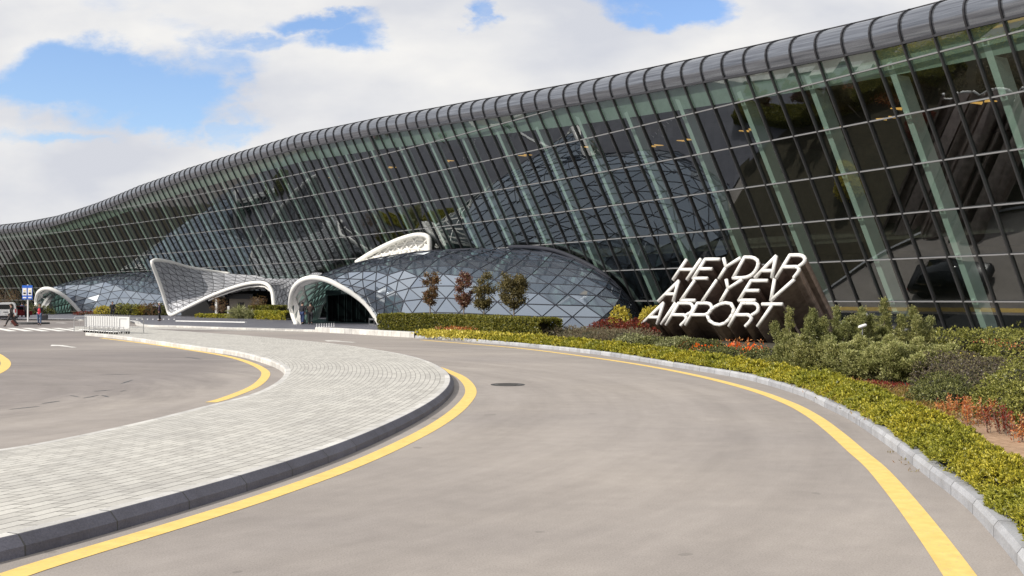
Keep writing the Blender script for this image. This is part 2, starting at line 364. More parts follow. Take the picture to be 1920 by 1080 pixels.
def sweep(name, P, prof, m, side=1, parent=None, mb=None):
    "profile [(inward, z)] swept along P, inward = side * right of travel; u in metres"
    n = len(P); nn = normals2(P); V = []; Fc = []; uv = []; s = 0; k = len(prof)
    for i in range(n):
        if i: s += (P[i]-P[i-1]).length
        acc = 0
        for j, (o, z) in enumerate(prof):
            if j: acc += math.hypot(o-prof[j-1][0], z-prof[j-1][1])
            q = P[i]+nn[i]*o*side; V.append((q.x, q.y, z)); uv.append((s, acc))
    for i in range(n-1):
        for j in range(k-1): Fc.append((i*k+j, i*k+j+1, (i+1)*k+j+1, (i+1)*k+j))
    me = bpy.data.meshes.new(name); me.from_pydata(V, [], Fc); l = me.uv_layers.new(name='UV')
    for i, f in enumerate(Fc):
        for q, vi in enumerate(f): l.data[i*4+q].uv = uv[vi]
    return link(name, me, m, parent)
# island between the two roads
def smooth(P, it=60):
    A_ = np.array([tuple(p) for p in P])
    for _ in range(it): A_[1:-1] = A_[1:-1]*.5+(A_[:-2]+A_[2:])*.25
    return resample([Vector(p) for p in A_], len(P))
def P2(l, z=0): return [gp(x, y, z) for x, y in l]
KH = .17
A_pts = [(-19, -4, 0), (-11, -.3, 0), (-6.9, 3.9, 0)]+P2([(0, 1058), (204, 999), (338, 960), (473, 920), (640, 860), (740, 814), (800, 781), (838, 752), (852, 728)])+P2([(842, 706), (800, 684), (740, 669), (640, 653), (560, 644), (470, 635.5), (390, 629.5), (320, 624.5), (262, 620.5), (215, 618)])
B_pts = [(-24, -1, 0), (-17, 3.4, 0), (-12, 7, 0), (-8.6, 10.8, 0)]+P2([(0, 844), (122, 819.7), (244.5, 795), (407.5, 754.5), (468.6, 740), (517.5, 716), (534, 697), (530, 687), (505, 675), (444, 659), (379, 650.6), (300, 640), (250, 633), (208, 628), (160, 623.5)], KH)
A = smooth(spline(A_pts, 260), 14); B = smooth(spline([(p[0], p[1], 0) for p in B_pts], 260), 14)
Ain = offset(A, -.21); Bin = offset(B, .16)
strip('island_paving', Ain, Bin, KH, KH, M['pavers'])
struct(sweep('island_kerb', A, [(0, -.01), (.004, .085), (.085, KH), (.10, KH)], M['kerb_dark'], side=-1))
struct(sweep('island_edging', A, [(.10, KH+.002), (.22, KH+.002)], M['kerb_light'], side=-1))
struct(sweep('island_kerb', B, [(0, -.01), (0, .13), (.03, KH), (.16, KH)], M['kerb_light'], side=1))
def line(name, pts, wd, m, n=120, z=.004, world=False):
    c = spline(pts if world else P2(pts), n); return strip(name, offset(c, -wd/2), offset(c, wd/2), z, z, m)
line('yellow_line', [(-60, 1110), (81, 1060), (350, 979), (500, 931), (640, 881), (740, 838), (820, 796), (866, 761), (883, 733), (868, 710), (840, 696), (806, 684)], .26, M['yellow'])
line('yellow_line', [(189.5, 634), (280, 645), (367, 658), (420, 667), (460, 677.5), (490, 691), (498, 703.5), (478, 724), (425, 746), (395, 754.5)], .24, M['yellow'])
line('yellow_line', [(-90, 655), (-20, 661), (3, 671), (11, 682), (2, 694), (-25, 706), (-90, 725)], .3, M['yellow'], 40)
CY = [(790, 637.5), (850, 642.5), (930, 649), (1000, 656), (1100, 669), (1200, 684), (1300, 703), (1400, 728), (1474, 754), (1524, 780), (1567, 812), (1607, 847), (1641, 876), (1681, 921), (1733, 987), (1800, 1080)]
line('yellow_line', P2(CY)+[Vector((2.75, 5.2, 0)), Vector((1.2, 2.6, 0)), Vector((-1.5, -.5, 0))], .25, M['yellow'], 200, world=True)
# lane arrows
def arrow(tip, tail, wd=.22):
    a = gp(*tip); b = gp(*tail); d = (b-a).normalized(); x = Vector((d.y, -d.x, 0)); m = a+d*((b-a).length*.38)
    q = MB(); q.quad(*[Vector((p.x, p.y, .004)) for p in (a, m+x*.42, m+x*wd/2, b+x*wd/2, b-x*wd/2, m-x*wd/2, m-x*.42)])
    return struct(q.build('lane_arrow', M['white_line'], recalc=False))
arrow((97, 646.5), (140, 651.5), .2); arrow((608, 638.3), (664, 642), .22); arrow((107, 605.2), (124, 606), .3)
# zebra crossing
zc = MB()
for i in range(-4, 8):
    a = gp(24+31*i, 621); d = Vector((-.55, .83, 0)); x = Vector((.83, .55, 0))*.27
    zc.quad(*[Vector((p.x, p.y, .004)) for p in (a-x, a+x, a+x+d*9, a-x+d*9)])
struct(zc.build('zebra_crossing', M['white_line'], recalc=False))
# manhole and tar stains
g = gp(952, 721.5); mh = thing('manhole_cover', 'round dark iron manhole cover set in the road beyond the kerb tip', 'manhole cover', (g.x, g.y, .004))
q = MB(); q.lathe([(.0, .006), (.12, .006), (.125, .002), (.145, .002), (.15, .006), (.30, .006), (.34, .002)], (0, 0, 0), 28); q.build('lid', M['iron'], mh)
q = MB(); q.lathe([(.345, .001), (.345, .007), (.42, .007), (.42, .001)], (0, 0, 0), 28); q.build('frame', M['kerb'], mh)
q = MB()
for k in range(-4, 5): q.box(-.26+abs(k)*.015, .26-abs(k)*.015, k*.06-.012, k*.06+.012, .005, .012)
q.build('grip_pattern', M['iron'], mh)
def stain(x0, y0, x1, y1, wd):
    a = gp(x0, y0); b = gp(x1, y1); n = 14; pts = []; d = (b-a); x = Vector((d.y, -d.x, 0)).normalized()
    for s in (1, -1):
        r = range(n+1) if s > 0 else range(n, -1, -1)
        for i in r:
            t = i/n; pts.append(a+d*t+x*s*wd*math.sin(math.pi*t)**.6*(.35+.65*rnd.random())+Vector((0, 0, .003)))
    return pts
q = MB()
for s in [(15, 768, 75, 762, .07), (78, 757, 112, 752, .06), (155, 747, 185, 741, .05), (175, 734, 212, 731, .06), (185, 703, 268, 701, .07), (190, 741, 205, 745, .04), (225, 720, 250, 712, .04), (345, 669, 380, 674, .08), (130, 741, 150, 745, .03), (225, 734, 236, 732, .04)]:
    q.quad(*stain(*s))
struct(q.build('tar_stains', M['tar'], recalc=False))
# ------------------------------------------------------------------ terminal: inclined curved glass wall
PF = [0.52923, -0.19748, 0.02494, 0.06601, 0.02695]; TL = [0.5422, -0.01284, -0.00756]; HROW = 2.2; WP = .77092
S0 = np.arange(-114, 21, 1.0); uu = S0/50
TH = PF[0]+PF[1]*uu+PF[2]*uu**2+PF[3]*uu**3+PF[4]*uu**4
i0 = 114; X = np.zeros_like(S0); Z = np.zeros_like(S0); X[i0], Z[i0] = 6.82762, 28.9948
dx, dz = -WP*np.sin(TH), WP*np.cos(TH)
for i in range(i0-1, -1, -1): X[i] = X[i+1]+(dx[i]+dx[i+1])/2; Z[i] = Z[i+1]+(dz[i]+dz[i+1])/2
for i in range(i0+1, len(S0)): X[i] = X[i-1]-(dx[i]+dx[i-1])/2; Z[i] = Z[i-1]-(dz[i]+dz[i-1])/2
X *= HROW; Z *= HROW
T = (TL[0]+TL[1]*uu+TL[2]*uu**2)*HROW
def heading(s): return float(np.interp(s, S0, TH))
def outn(s): t = heading(s); return Vector((-math.cos(t), -math.sin(t), 0))      # horizontal, towards the road
def along(s): t = heading(s); return Vector((math.sin(t), -math.cos(t), 0))      # towards larger s
def fz(k): return CH+(k-.047)*HROW
def fs(s, k, inn=0.0):
    "point of the glass surface at mullion s, row k, moved inn metres outwards"
    t = float(np.interp(s, S0, T)); b = Vector((float(np.interp(s, S0, X)), float(np.interp(s, S0, Z)), fz(k)))
    return b+outn(s)*(k*t+inn)
KC = [(-114, 5.3), (-88, 5.35), (-80, 5.5), (-70, 5.95), (-60, 6.5), (-50, 6.85), (-41, 7.0), (-32, 7.05), (-22.8, 6.78), (-14, 6.4), (-5, 5.95), (4, 5.56), (9, 5.36), (13, 5.26), (20, 5.15)]
def kc(s): return float(np.interp(s, [a for a, _ in KC], [b for _, b in KC]))
def fhit(px, py):
    "where the sight line of a pixel of the survey photo meets the glass"
    s, k = 0.0, 1.0; best = None
    for s_ in range(-110, 18, 4):
        for k_ in (0, 2, 4, 6):
            p = fs(s_, k_); e = (CX+F*p.x/p.y-px)**2+(HY-F*(p.z-CH)/p.y-py)**2
            if best is None or e < best: best, s, k = e, float(s_), float(k_)
    def pr(s, k): p = fs(s, k); return np.array([CX+F*p.x/p.y-px, HY-F*(p.z-CH)/p.y-py])
    for _ in range(12):
        r = pr(s, k); J = np.stack([(pr(s+.01, k)-r)/.01, (pr(s, k+.01)-r)/.01], 1); d = np.linalg.solve(J, -r); s += d[0]; k += d[1]
    return fs(s, k)
term = thing('terminal_building', 'long curved airport terminal with outward leaning green glass wall and rounded grey cornice', 'building', tuple(fs(0, -.95)))
OFF = Matrix.Translation(-Vector(term.location))
def tp(o):
    o.data.transform(OFF); return o
SMIN, SMAX = -112, 18
bays = list(range(SMIN, SMAX, 3)) 
for s0 in bays:
    s1 = min(s0+3, SMAX); gl = MB(); fr = MB()
    for s in range(s0, s1):
        ka, kb = kc(s), kc(s+1); k = -1
        while True:
            a0, b0 = min(k, ka), min(k, kb); a1, b1 = min(k+1, ka), min(k+1, kb)
            if a0 >= ka and b0 >= kb: break
            j = [rng.normal(0, .006) for _ in range(4)]
            P = [fs(s+.0, a0, j[0]), fs(s+1, b0, j[1]), fs(s+1, b1, j[2]), fs(s, a1, j[3])]
            if a1-a0 < 1e-6: P.pop()
            elif b1-b0 < 1e-6: P.pop(2)
            gl.quad(*P); k += 1
        for k in range(0, 8):
            if k < ka and k < kb: fr.bar(fs(s, k, .03), fs(s+1, k, .03), .10, .065, up=Vector((0, 0, 1)))
            elif k < ka or k < kb:
                t = (ka-k)/(ka-kb) if ka != kb else 0; q_ = fs(s+t, k, .03); e = fs(s, k, .03) if k < ka else fs(s+1, k, .03)
                fr.bar(e, q_, .12, .075)
    g = tp(gl.build('glass_bay', M['facade_glass'], term, recalc=False))
    fr.cur = 1
    for s in range(s0, s1):
        w_ = .075 if s != -23 else .26
        fr.bar(fs(s, -1, .05), fs(s, kc(s), .05), w_, .15, up=outn(s))
    tp(fr.build('frame', [M['mullion_cap'], M['mullion']], g))
    c_ = MB(); s = s0+1; o_ = along(s)*.42
    c_.bar(fs(s, -1, -.62)+o_, fs(s, kc(s)+.2, -.62)+o_, .34, .75, up=outn(s))
    for k in range(0, 6): c_.bar(fs(s, k+.02, -.2)+o_, fs(s, k+.06, -.2)+o_, .16, .18, up=outn(s))
    tp(c_.build('column', M['column'], term))
# cornice: rounded metal band with ribs
prof = [(-.02, -.03), (.10, .22), (.20, .48), (.24, .75), (.20, 1.0), (.08, 1.22), (-.12, 1.40), (-.40, 1.53), (-.8, 1.6), (-1.6, 1.66), (-4, 1.75)]
def corn(s, o, z, ex=0):
    b = fs(s, kc(s)); return b+outn(s)*(o+ex)+Vector((0, 0, z))
V, Fc, uv = [], [], []; ns = 0; step = .5
SS = np.arange(SMIN, SMAX+.01, step)
for s in SS:
    acc = 0
    for j, (o, z) in enumerate(prof):
        if j: acc += math.hypot(o-prof[j-1][0], z-prof[j-1][1])
        V.append(tuple(corn(s, o, z))); uv.append((s*1.7, acc))
k = len(prof)
for i in range(len(SS)-1):
    for j in range(k-1): Fc.append((i*k+j, i*k+j+1, (i+1)*k+j+1, (i+1)*k+j))
me = bpy.data.meshes.new('cornice'); me.from_pydata(V, [], Fc); l = me.uv_layers.new(name='UV')
for i, f in enumerate(Fc):
    for q, vi in enumerate(f): l.data[i*4+q].uv = uv[vi]
co = tp(link('cornice', me, M['cornice'], term, True))
rb = MB()
for s in range(SMIN, SMAX+1):
    pp = [corn(s, o, z, .03) for o, z in prof[:-1]]
    for a, b in zip(pp[:-1], pp[1:]): rb.bar(a, b, .085 if s != -23 else .2, .12, up=outn(s)+Vector((0, 0, .8)), ext=.02)
tp(rb.build('cornice_ribs', M['rib'], co))
for o1, z1, e1 in ((.0, -.02, .03), (-.78, 1.64, 0)):
    rb = MB()
    for s in range(SMIN, SMAX): rb.bar(corn(s, o1, z1, e1), corn(s+1, o1, z1, e1), .12, .11)
    tp(rb.build('cornice_rail', M['rib'], co))
# roof, ceiling, back wall and floor behind the glass
def sheet(name, f1, f2, m, parent, st=2):
    b = MB(); ss = list(range(SMIN, SMAX+1, st))
    for a, c in zip(ss[:-1], ss[1:]): b.quad(f1(a), f1(c), f2(c), f2(a))
    return tp(b.build(name, m, parent, recalc=False))
def inner(s, z, d): p = fs(s, 0); n = outn(s); return Vector((p.x-n.x*d, p.y-n.y*d, z))
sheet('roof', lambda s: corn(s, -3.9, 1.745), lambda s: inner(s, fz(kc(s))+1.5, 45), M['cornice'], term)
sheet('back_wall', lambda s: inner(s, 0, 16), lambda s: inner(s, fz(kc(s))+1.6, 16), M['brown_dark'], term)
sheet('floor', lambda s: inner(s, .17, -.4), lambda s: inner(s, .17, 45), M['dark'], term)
sheet('floor_slab', lambda s: inner(s, 5.6, 4), lambda s: inner(s, 5.6, 16), M['dark'], term)
sheet('slab_edge', lambda s: inner(s, 5.6, 4), lambda s: inner(s, 6.3, 4), M['brown_dark'], term)
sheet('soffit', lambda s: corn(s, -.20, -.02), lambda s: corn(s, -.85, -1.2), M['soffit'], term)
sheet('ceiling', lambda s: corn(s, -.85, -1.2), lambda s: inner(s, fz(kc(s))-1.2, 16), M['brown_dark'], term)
for s_, nm in ((SMIN, 'end_wall'),):
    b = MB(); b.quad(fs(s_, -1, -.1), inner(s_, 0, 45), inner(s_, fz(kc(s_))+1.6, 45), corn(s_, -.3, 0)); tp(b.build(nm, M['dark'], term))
sheet('base_wall', lambda s: fs(s, -1, .16), lambda s: fs(s, -.86, .16), M['rib'], term)
# amber ceiling lamps seen through the glass
m = bpy.data.materials.new('amber_lamp'); m.use_nodes = True; b_ = m.node_tree.nodes['Principled BSDF']
b_.inputs['Base Color'].default_value = (.8, .4, .1, 1); b_.inputs['Emission Color'].default_value = (1, .5, .13, 1); b_.inputs['Emission Strength'].default_value = 1.1
for s, d in [(8, 3), (10, 4.5), (12.4, 3), (14, 5), (6.2, 5.5), (1, 4), (-3, 5), (-8, 3.5), (-14, 5), (-20, 4), (-5.5, 6), (3.5, 6.5), (-26, 4), (-34, 5)]:
    p = corn(s, -1-d, -2.2); q = MB(); n1, n2 = along(s)*.42, outn(s)*.42
    q.quad(p-n1-n2, p-n1*.2, p-n1+n2, p+n1+n2, p+n1*.2, p+n1-n2)
    q.prism([p-n1*1.0-n2, p-n1*.1, p-n1*1.0+n2], (0, 0, .05)); q.prism([p+n1*1.0-n2, p+n1*.1, p+n1*1.0+n2], (0, 0, .05)); q.f.pop(0)
    tp(q.build('ceiling_lamp', m, term))
# ------------------------------------------------------------------ triangulated shells
def trigrid(fn, nu, nv, stag=True):
    rows = []
    for j in range(nv+1):
        us = [i/nu for i in range(nu+1)] if (j % 2 == 0 or not stag) else [0]+[(i+.5)/nu for i in range(nu)]+[1]
        rows.append([(u, fn(u, j/nv)) for u in us])
    tri = []; edges = {}
    def ed(a, b):
        ka = tuple(round(c, 3) for c in a); kb = tuple(round(c, 3) for c in b)
        if ka != kb: edges[tuple(sorted((ka, kb)))] = (a, b)
    for j in range(nv):
        a, b = rows[j], rows[j+1]; i = k = 0
        while i < len(a)-1 or k < len(b)-1:
            if k >= len(b)-1 or (i < len(a)-1 and a[i+1][0] <= b[k+1][0]+ (1e-9 if not stag else 0)): tr = (a[i][1], a[i+1][1], b[k][1]); i += 1
            else: tr = (a[i][1], b[k+1][1], b[k][1]); k += 1
            if (tr[1]-tr[0]).cross(tr[2]-tr[0]).length > 1e-4:
                tri.append(tr)
                for q in range(3): ed(tr[q], tr[(q+1) % 3])
    return tri, list(edges.values())
def shell(name, fn, nu, nv, glassm, barm, parent, center, barw=.055, bard=.04, bname='glazing_bars', stag=True, inw=.015):
    tri, ed = trigrid(fn, nu, nv, stag); g = MB()
    for t in tri: g.quad(*t)
    o = g.build(name, glassm, parent, recalc=False); b = MB()
    for a, c in ed:
        mid = (a+c)/2; up = (mid-center).normalized(); b.bar(a+up*inw, c+up*inw, barw, bard, up=up)
    b.build(bname, barm, o); return o
def lerpc(curve):
    P = np.array([tuple(p) for p in curve]); t = np.linspace(0, 1, len(P))
    return lambda u: Vector([float(np.interp(u, t, P[:, i])) for i in range(3)])
def dome(label, baseR, crest, footL, backL, arch_pts, nu, nv, center, tube_r):
    root = thing('entrance_dome', label, 'entrance dome')
    Bc, Kc = lerpc(spline(baseR, 80)), lerpc(spline(crest, 80))
    arch = spline(arch_pts, 61); na = arch.index(min(arch, key=lambda p: (p-Vector(crest[0])).length)); Ar = lerpc(resample(arch[na:][::-1], 40)); Al = lerpc(resample(arch[:na+1], 40))
    def fn(u, v):
        b, k = Bc(u), Kc(u); pm = math.pi/2*(1-.34*min(1, max(0, (u-.38)/.2))); ph = v*pm; h = (1-math.cos(ph))/(1-math.cos(pm)); bul = .06*math.sin(math.pi*v)*(1-u)
        p = Vector((b.x+(k.x-b.x)*h, b.y+(k.y-b.y)*h, b.z+(k.z-b.z)*(math.sin(ph)/math.sin(pm))**.93))
        wgt = max(0, 1-u*5)**1.5
        return p*(1-wgt)+Ar(v)*wgt
    shell('glazing', fn, nu, nv, M['dome_glass'], M['bars'], root, center)
    LB = lerpc([footL, backL])
    def fl(u, v):                                       # left flank, seen from inside through the arch
        b = LB(u); k = Kc(min(1, u*.45)); ph = (1-v)*math.pi/2
        h = 1-math.cos(ph); p = Vector((b.x+(k.x-b.x)*h, b.y+(k.y-b.y)*h, b.z+(k.z-b.z)*math.sin(ph)*(1-.10*min(1, u*5))))
        wgt = max(0, 1-u*4); return p*(1-wgt)+Al(1-v)*wgt
    shell('flank_glazing', fl, 9, 6, M['flank_glass'], M['lattice'], root, center, .17, .30, 'lattice', inw=-.2)
    a = MB(); a.tube(arch, tube_r, 10); a.build('arch_rim', M['white'], root, True)
    return root, fn
# main entrance dome
crest = [at(588, 521, 80.5), at(640, 501, 86), at(700, 485, 90), at(800, 471, 90)]+[fhit(x, y) for x, y in ((900, 465.5), (990, 466), (1040, 474), (1110, 503), (1160, 542), (1193, 585), (1208, 612))]
baseR = [at(713, 613, 79.6), gp(760, 614.5, .1), gp(820, 616, .1), gp(900, 617.5, .1), gp(1000, 618.5, .1), gp(1100, 618.5, .1), gp(1170, 618, .1), fhit(1211, 617)]
arch_main = [gp(556, 608.5, .1), at(549, 590, 85.5), at(545, 566, 84), at(551, 541, 82), at(566, 526, 81), at(588, 521, 80.5), at(615, 526, 80.2), at(640, 538.5, 80), at(667, 554.5, 80), at(690, 574.5, 79.9), at(711, 605, 79.7), at(715, 613, 79.6)]
d1, fn1 = dome('large grey glass entrance dome with white arch rim, behind the clipped hedge', baseR, crest, gp(556, 608.5, .1), Vector((-20, 104, .1)), arch_main, 16, 10, Vector((-4, 84, -2)), .21)
tr = MB(); cc = [fhit(x, y) for x, y in ((960, 466), (1000, 466.5), (1040, 472), (1075, 484), (1110, 501), (1140, 521), (1165, 545), (1190, 577), (1209, 614))]
cs = spline([p+Vector((-.2, -.35, .12)) for p in cc], 50); tr.tube(cs, .17, 6); tr.build('flashing', M['bars'], d1, True)
tr = MB(); cs = spline([p+Vector((.15, -.25, .62)) for p in cc[1:]], 12)
for a, b in zip(cs[:-1], cs[1:]): tr.bar(a, b, .2, .22)
tr.build('flashing', M['mullion_cap'], d1)
# door portal inside the main arch
def portal(root, c, yaw, w_, h_, d_, text=None, size=.5):
    Rz = Matrix.Rotation(yaw, 4, 'Z'); Tm = Matrix.Translation(c)@Rz
    def fin(b, nm, m, par): o = b.build(nm, m, par); o.data.transform(Tm); return o
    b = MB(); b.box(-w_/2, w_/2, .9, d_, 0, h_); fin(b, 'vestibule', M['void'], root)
    b = MB()
    b.box(-w_/2-.1, w_/2+.1, .2, 1.0, h_-.02, h_+.42); b.box(-w_/2-.1, -w_/2+.1, .3, .89, 0, h_-.03); b.box(w_/2-.1, w_/2+.1, .3, .89, 0, h_-.03)
    dr = fin(b, 'door_frame', M['rib'], root)
    for i, (x0, x1) in enumerate([(-w_/2+.2, -w_/2+w_*.33), (-w_*.12, .12*w_), (w_*.17, w_/2-.2)]):
        b = MB()
        for x in (x0, (x0+x1)/2, x1): b.box(x-.03, x+.03, .74, .82, .02, 2.45)
        b.box(x0, x1, .75, .81, 2.46, 2.6); o = fin(b, 'door', M['mullion'], root)
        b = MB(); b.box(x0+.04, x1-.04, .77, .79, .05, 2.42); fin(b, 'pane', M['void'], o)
    if text:
        o = textmesh('lettering', text, size, .03, M['white_paint'], root); o.data.transform(Tm@Matrix.Translation((-.75, .17, h_+.09))@Matrix.Rotation(R(90), 4, 'X'))
def textmesh(name, s, size, ext, m, parent=None):
    cu = bpy.data.curves.new(name, 'FONT'); cu.body = s; cu.size = size; cu.extrude = ext; cu.align_x = 'LEFT'
    t = bpy.data.objects.new('tmp', cu); C.objects.link(t); dg = bpy.context.evaluated_depsgraph_get(); dg.update()
    me = bpy.data.meshes.new_from_object(t.evaluated_get(dg)); me.name = name; me.materials.clear()
    bpy.data.objects.remove(t); return link(name, me, m, parent)
portal(d1, Vector((-14.4, 88.2, .16)), R(-30), 4.8, 2.35, 6, 'TERMİNAL GİRİŞİ', .30)
q = MB(); p0 = gp(697, 611.5, .15)
q.box(p0.x-.2, p0.x+.2, p0.y-.1, p0.y-.06, .2, .33); q.box(p0.x-.2, p0.x+.2, p0.y-.1, p0.y-.06, .6, .72); q.box(p0.x-.2, p0.x-.17, p0.y-.1, p0.y, .15, .75); q.box(p0.x+.17, p0.x+.2, p0.y-.1, p0.y, .15, .75)
tag(q.build('notice_board', M['mullion_cap']), 'small white notice rack standing inside the right foot of the main arch', 'notice board')
# left entrance dome
crestL = [at(88, 541, 138.5), at(120, 531, 144), at(160, 521, 149), at(220, 513.5, 152), at(280, 511, 150), at(330, 515, 146), at(380, 535, 142), at(420, 588, 139)]
baseL = [at(156, 590.3, 141), at(200, 591, 138), at(260, 592, 135), at(320, 592.5, 133.5), at(380, 592.5, 134), at(424, 592, 137)]
arch_l = [gp(73, 590.6, .1), at(68.5, 572, 143), at(70, 553, 140.5), at(77, 544, 139), at(88, 541, 138.5), at(102, 544.5, 138.5), at(120, 555, 139), at(138, 571, 140), at(156, 590, 141)]
d2, fn2 = dome('smaller distant grey glass entrance dome with white arch, left of the canopy', baseL, crestL, gp(73, 590.6, .1), Vector((-72, 165, .1)), arch_l, 12, 8, Vector((-52, 148, -2)), .27)
portal(d2, Vector((-61.5, 148, .16)), R(-35), 5, 3.4, 6)
# saddle canopy between the domes
can = thing('entrance_canopy', 'saddle shaped lattice canopy of triangular panels with thick white rim, between the domes', 'canopy')
front = [at(316, 586, 120), at(322, 590.5, 119.5), at(350, 577, 118), at(400, 553, 116), at(450, 535.5, 114), at(482, 530, 113), at(500, 533, 112), at(510, 546, 111.5), at(513, 570, 111), at(516, 592, 110.5), at(524, 592, 110.5), at(540, 578, 109), at(560, 562, 107)]
back = [at(284, 491, 117), at(292, 487.5, 118), at(318, 491, 121), at(357, 502, 125), at(420, 512, 128), at(470, 516, 127), at(500, 517, 126), at(525, 517, 124), at(545, 516, 122), at(562, 515, 120), at(580, 513, 117), at(592, 511, 113), at(604, 512, 108)]
Fr, Bk = lerpc(spline(front, 100)), lerpc(spline(back, 100))
def fsad(u, v):
    a, b = Fr(u), Bk(u); p = a.lerp(b, v); sag = math.sin(math.pi*v)
    return p+Vector((0, 1.6*sag, -.55*sag))*(.3+.7*math.sin(math.pi*min(1, u*1.2)) if u < .83 else .5)
shell('panels', fsad, 25, 9, M['panel'], M['joint'], can, Vector((-30, 135, -60)), .06, .04, 'panel_joints', stag=False)
shell('underside_lattice', lambda u, v: fsad(.28+u*.38, v)+Vector((0, .25, -.35)), 9, 4, M['dark'], M['lattice'], can, Vector((-30, 110, 60)), .16, .16, 'lattice')
rim = [fsad(t, 1) for t in np.linspace(.34, 0, 24)]+[fsad(0, v) for v in np.linspace(.9, .1, 10)]+[Fr(t) for t in np.linspace(0, 1, 70)]
rim = resample(rim, 110)
a = MB(); a.tube(rim, .21, 10); a.build('rim', M['white'], can, True)
a = MB(); p = at(321, 591, 119.6); a.bar(Vector((p.x, p.y, .1)), p, .18, .18); a.build('prop', M['white'], can)
wing = spline([at(668, 492, 97), at(700, 472, 96), at(740, 452.5, 94.5), at(772, 442, 93.5), at(792, 440.5, 93), at(803, 445, 92.7), at(805.5, 456, 92.7), at(805.5, 484, 93)], 50)
wlow = spline([at(668, 493, 96.6), at(700, 487, 95), at(740, 481, 94), at(772, 478, 93.2), at(805, 480, 92.6)], 50)
a = MB(); a.tube(wing, .22, 10); a.build('wing_rim', M['white'], can, True)
Wt, Wl = lerpc(resample(wing[:44], 40)), lerpc(wlow)
shell('wing_skin', lambda u, v: Wl(u).lerp(Wt(u), v)+Vector((0, .9*math.sin(math.pi*v)+.1, 0)), 9, 3, M['lattice'], M['white'], can, Vector((-10, 130, 5)), .12, .3, 'wing_lattice')
# kiosk with flight board under the canopy
kio = thing('arrivals_kiosk', 'beige pavilion wall with black fascia and small arrow sign, under the canopy', 'kiosk')
def pxbox(mb, x0, x1, y0, y1, Y, d):
    a, b = at(x0, y1, Y), at(x1, y0, Y); mb.box(a.x, b.x, Y, Y+d, a.z, b.z)
q = MB(); pxbox(q, 430, 486, 560, 598, 118, 3); q.build('wall', M['beige'], kio)
q = MB(); pxbox(q, 420, 474, 551, 560.5, 117.4, 3); q.build('fascia', M['black'], kio)
q = MB(); pxbox(q, 446, 457, 567, 584, 117.9, .15); q.build('window', M['van_glass'], kio)
q = MB(); pxbox(q, 403, 422, 546, 559, 116.4, .15); f_ = q.build('sign_panel', M['black'], kio)
o = textmesh('lettering', 'Arrivals', .30, .01, M['white_paint'], f_); p = at(410, 556.5, 116.3); o.data.transform(Matrix.Translation(p)@Matrix.Rotation(R(90), 4, 'X')@Matrix.Scale(.72, 4, (1, 0, 0)))
q = MB(); a = at(408, 549.5, 116.3); b = at(405.5, 553.3, 116.3); c = at(408, 557, 116.3); q.bar(a, b, .07, .03, up=Vector((0, 1, 0))); q.bar(b, c, .07, .03, up=Vector((0, 1, 0))); q.build('arrow', M['white_paint'], f_)
for a_ in ((403, 407, 561), (426, 430, 574)): q = MB(); pxbox(q, a_[0], a_[1], a_[2], 598, 115.5, .3); q.build('post', M['white_paint'], kio)
# glass screen far under the canopy, dark
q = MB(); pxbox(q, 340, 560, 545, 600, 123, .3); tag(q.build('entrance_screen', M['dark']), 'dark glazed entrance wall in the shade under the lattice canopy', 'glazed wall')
# ------------------------------------------------------------------ forecourt, platform, bed ground
fb = [fs(s, -1, .3) for s in range(-96, -5, 5)]
front_edge = P2([(-260, 607), (0, 600.5), (150, 601.0), (240, 603.5), (262, 611.5), (330, 614), (420, 617.3), (500, 619.3), (592, 622.3)])
plat = P2([(592, 622.3), (640, 625), (690, 628), (740, 631), (778, 633.2)])
flat('forecourt', front_edge+plat+[Vector((-2, 66, 0)), Vector((7, 72, 0))]+[Vector((p.x, p.y, 0)) for p in fb[::-1]], .12, M['slate'])
fe = spline(front_edge, 90); struct(sweep('forecourt_kerb', fe, [(0, -.01), (0, .11), (.02, .135), (.45, .135)], M['kerb_light'], side=-1))
pe = spline(plat, 40); struct(sweep('platform_kerb', pe, [(-.05, -.01), (-.05, .27), (-.02, .30), (.5, .30), (.5, .1)], M['kerb_light'], side=-1))
# thin light band of paving before the forecourt
strip('crossing_paving', spline(P2([(140, 611.8), (262, 612.2), (420, 618), (592, 622.9)]), 40), spline(P2([(140, 620), (250, 617.2), (330, 617.6), (592, 623.5)]), 40), .006, .006, M['pavers'])
C_pts = P2([(778, 634.5), (850, 640), (930, 646.5), (1000, 654), (1080, 663), (1150, 673), (1220, 685), (1310, 702), (1400, 724), (1498, 755), (1552, 779), (1592.6, 799), (1659, 842), (1707, 876), (1744, 904), (1807, 955), (1852, 1001), (1920, 1084)])
C_pts = P2([(778, 634.0), (850, 638.5), (930, 645), (1000, 651.5), (1080, 660), (1150, 669), (1220, 681), (1310, 696), (1400, 712), (1498, 741), (1552, 767), (1592.6, 787), (1659, 832), (1707, 869), (1744, 898.5), (1807, 947), (1852, 995), (1920, 1078)])+[Vector((3.25, 5.9, 0)), Vector((2.1, 3.6, 0)), Vector((.2, 1.2, 0)), Vector((-3, -2, 0))]
CC = smooth(spline(C_pts, 320), 10)
struct(sweep('bed_kerb', CC, [(0, -.01), (0, .10), (.035, .15), (.17, .15), (.17, .05)], M['kerb'], side=-1))
SOIL = .10
Cin = offset(CC, -.15)
bed = [Vector((p.x, p.y, 0)) for p in Cin]
def lane(s, d): return 8.5+3*max(0, (s-10))*.3 if False else d
def bk(s, d): p = fs(s, -1); n = outn(s); return Vector((p.x+n.x*d, p.y+n.y*d, 0))
BW = {18: 8.5, 14: 8.5, 10: 8.5, 7: 8, 4: 6, 2: 3, 0: .5, -3: .2, -6: .2}
fbr = [bk(s, BW[s]) for s in (18, 14, 10, 7, 4, 2, 0, -3, -6)]
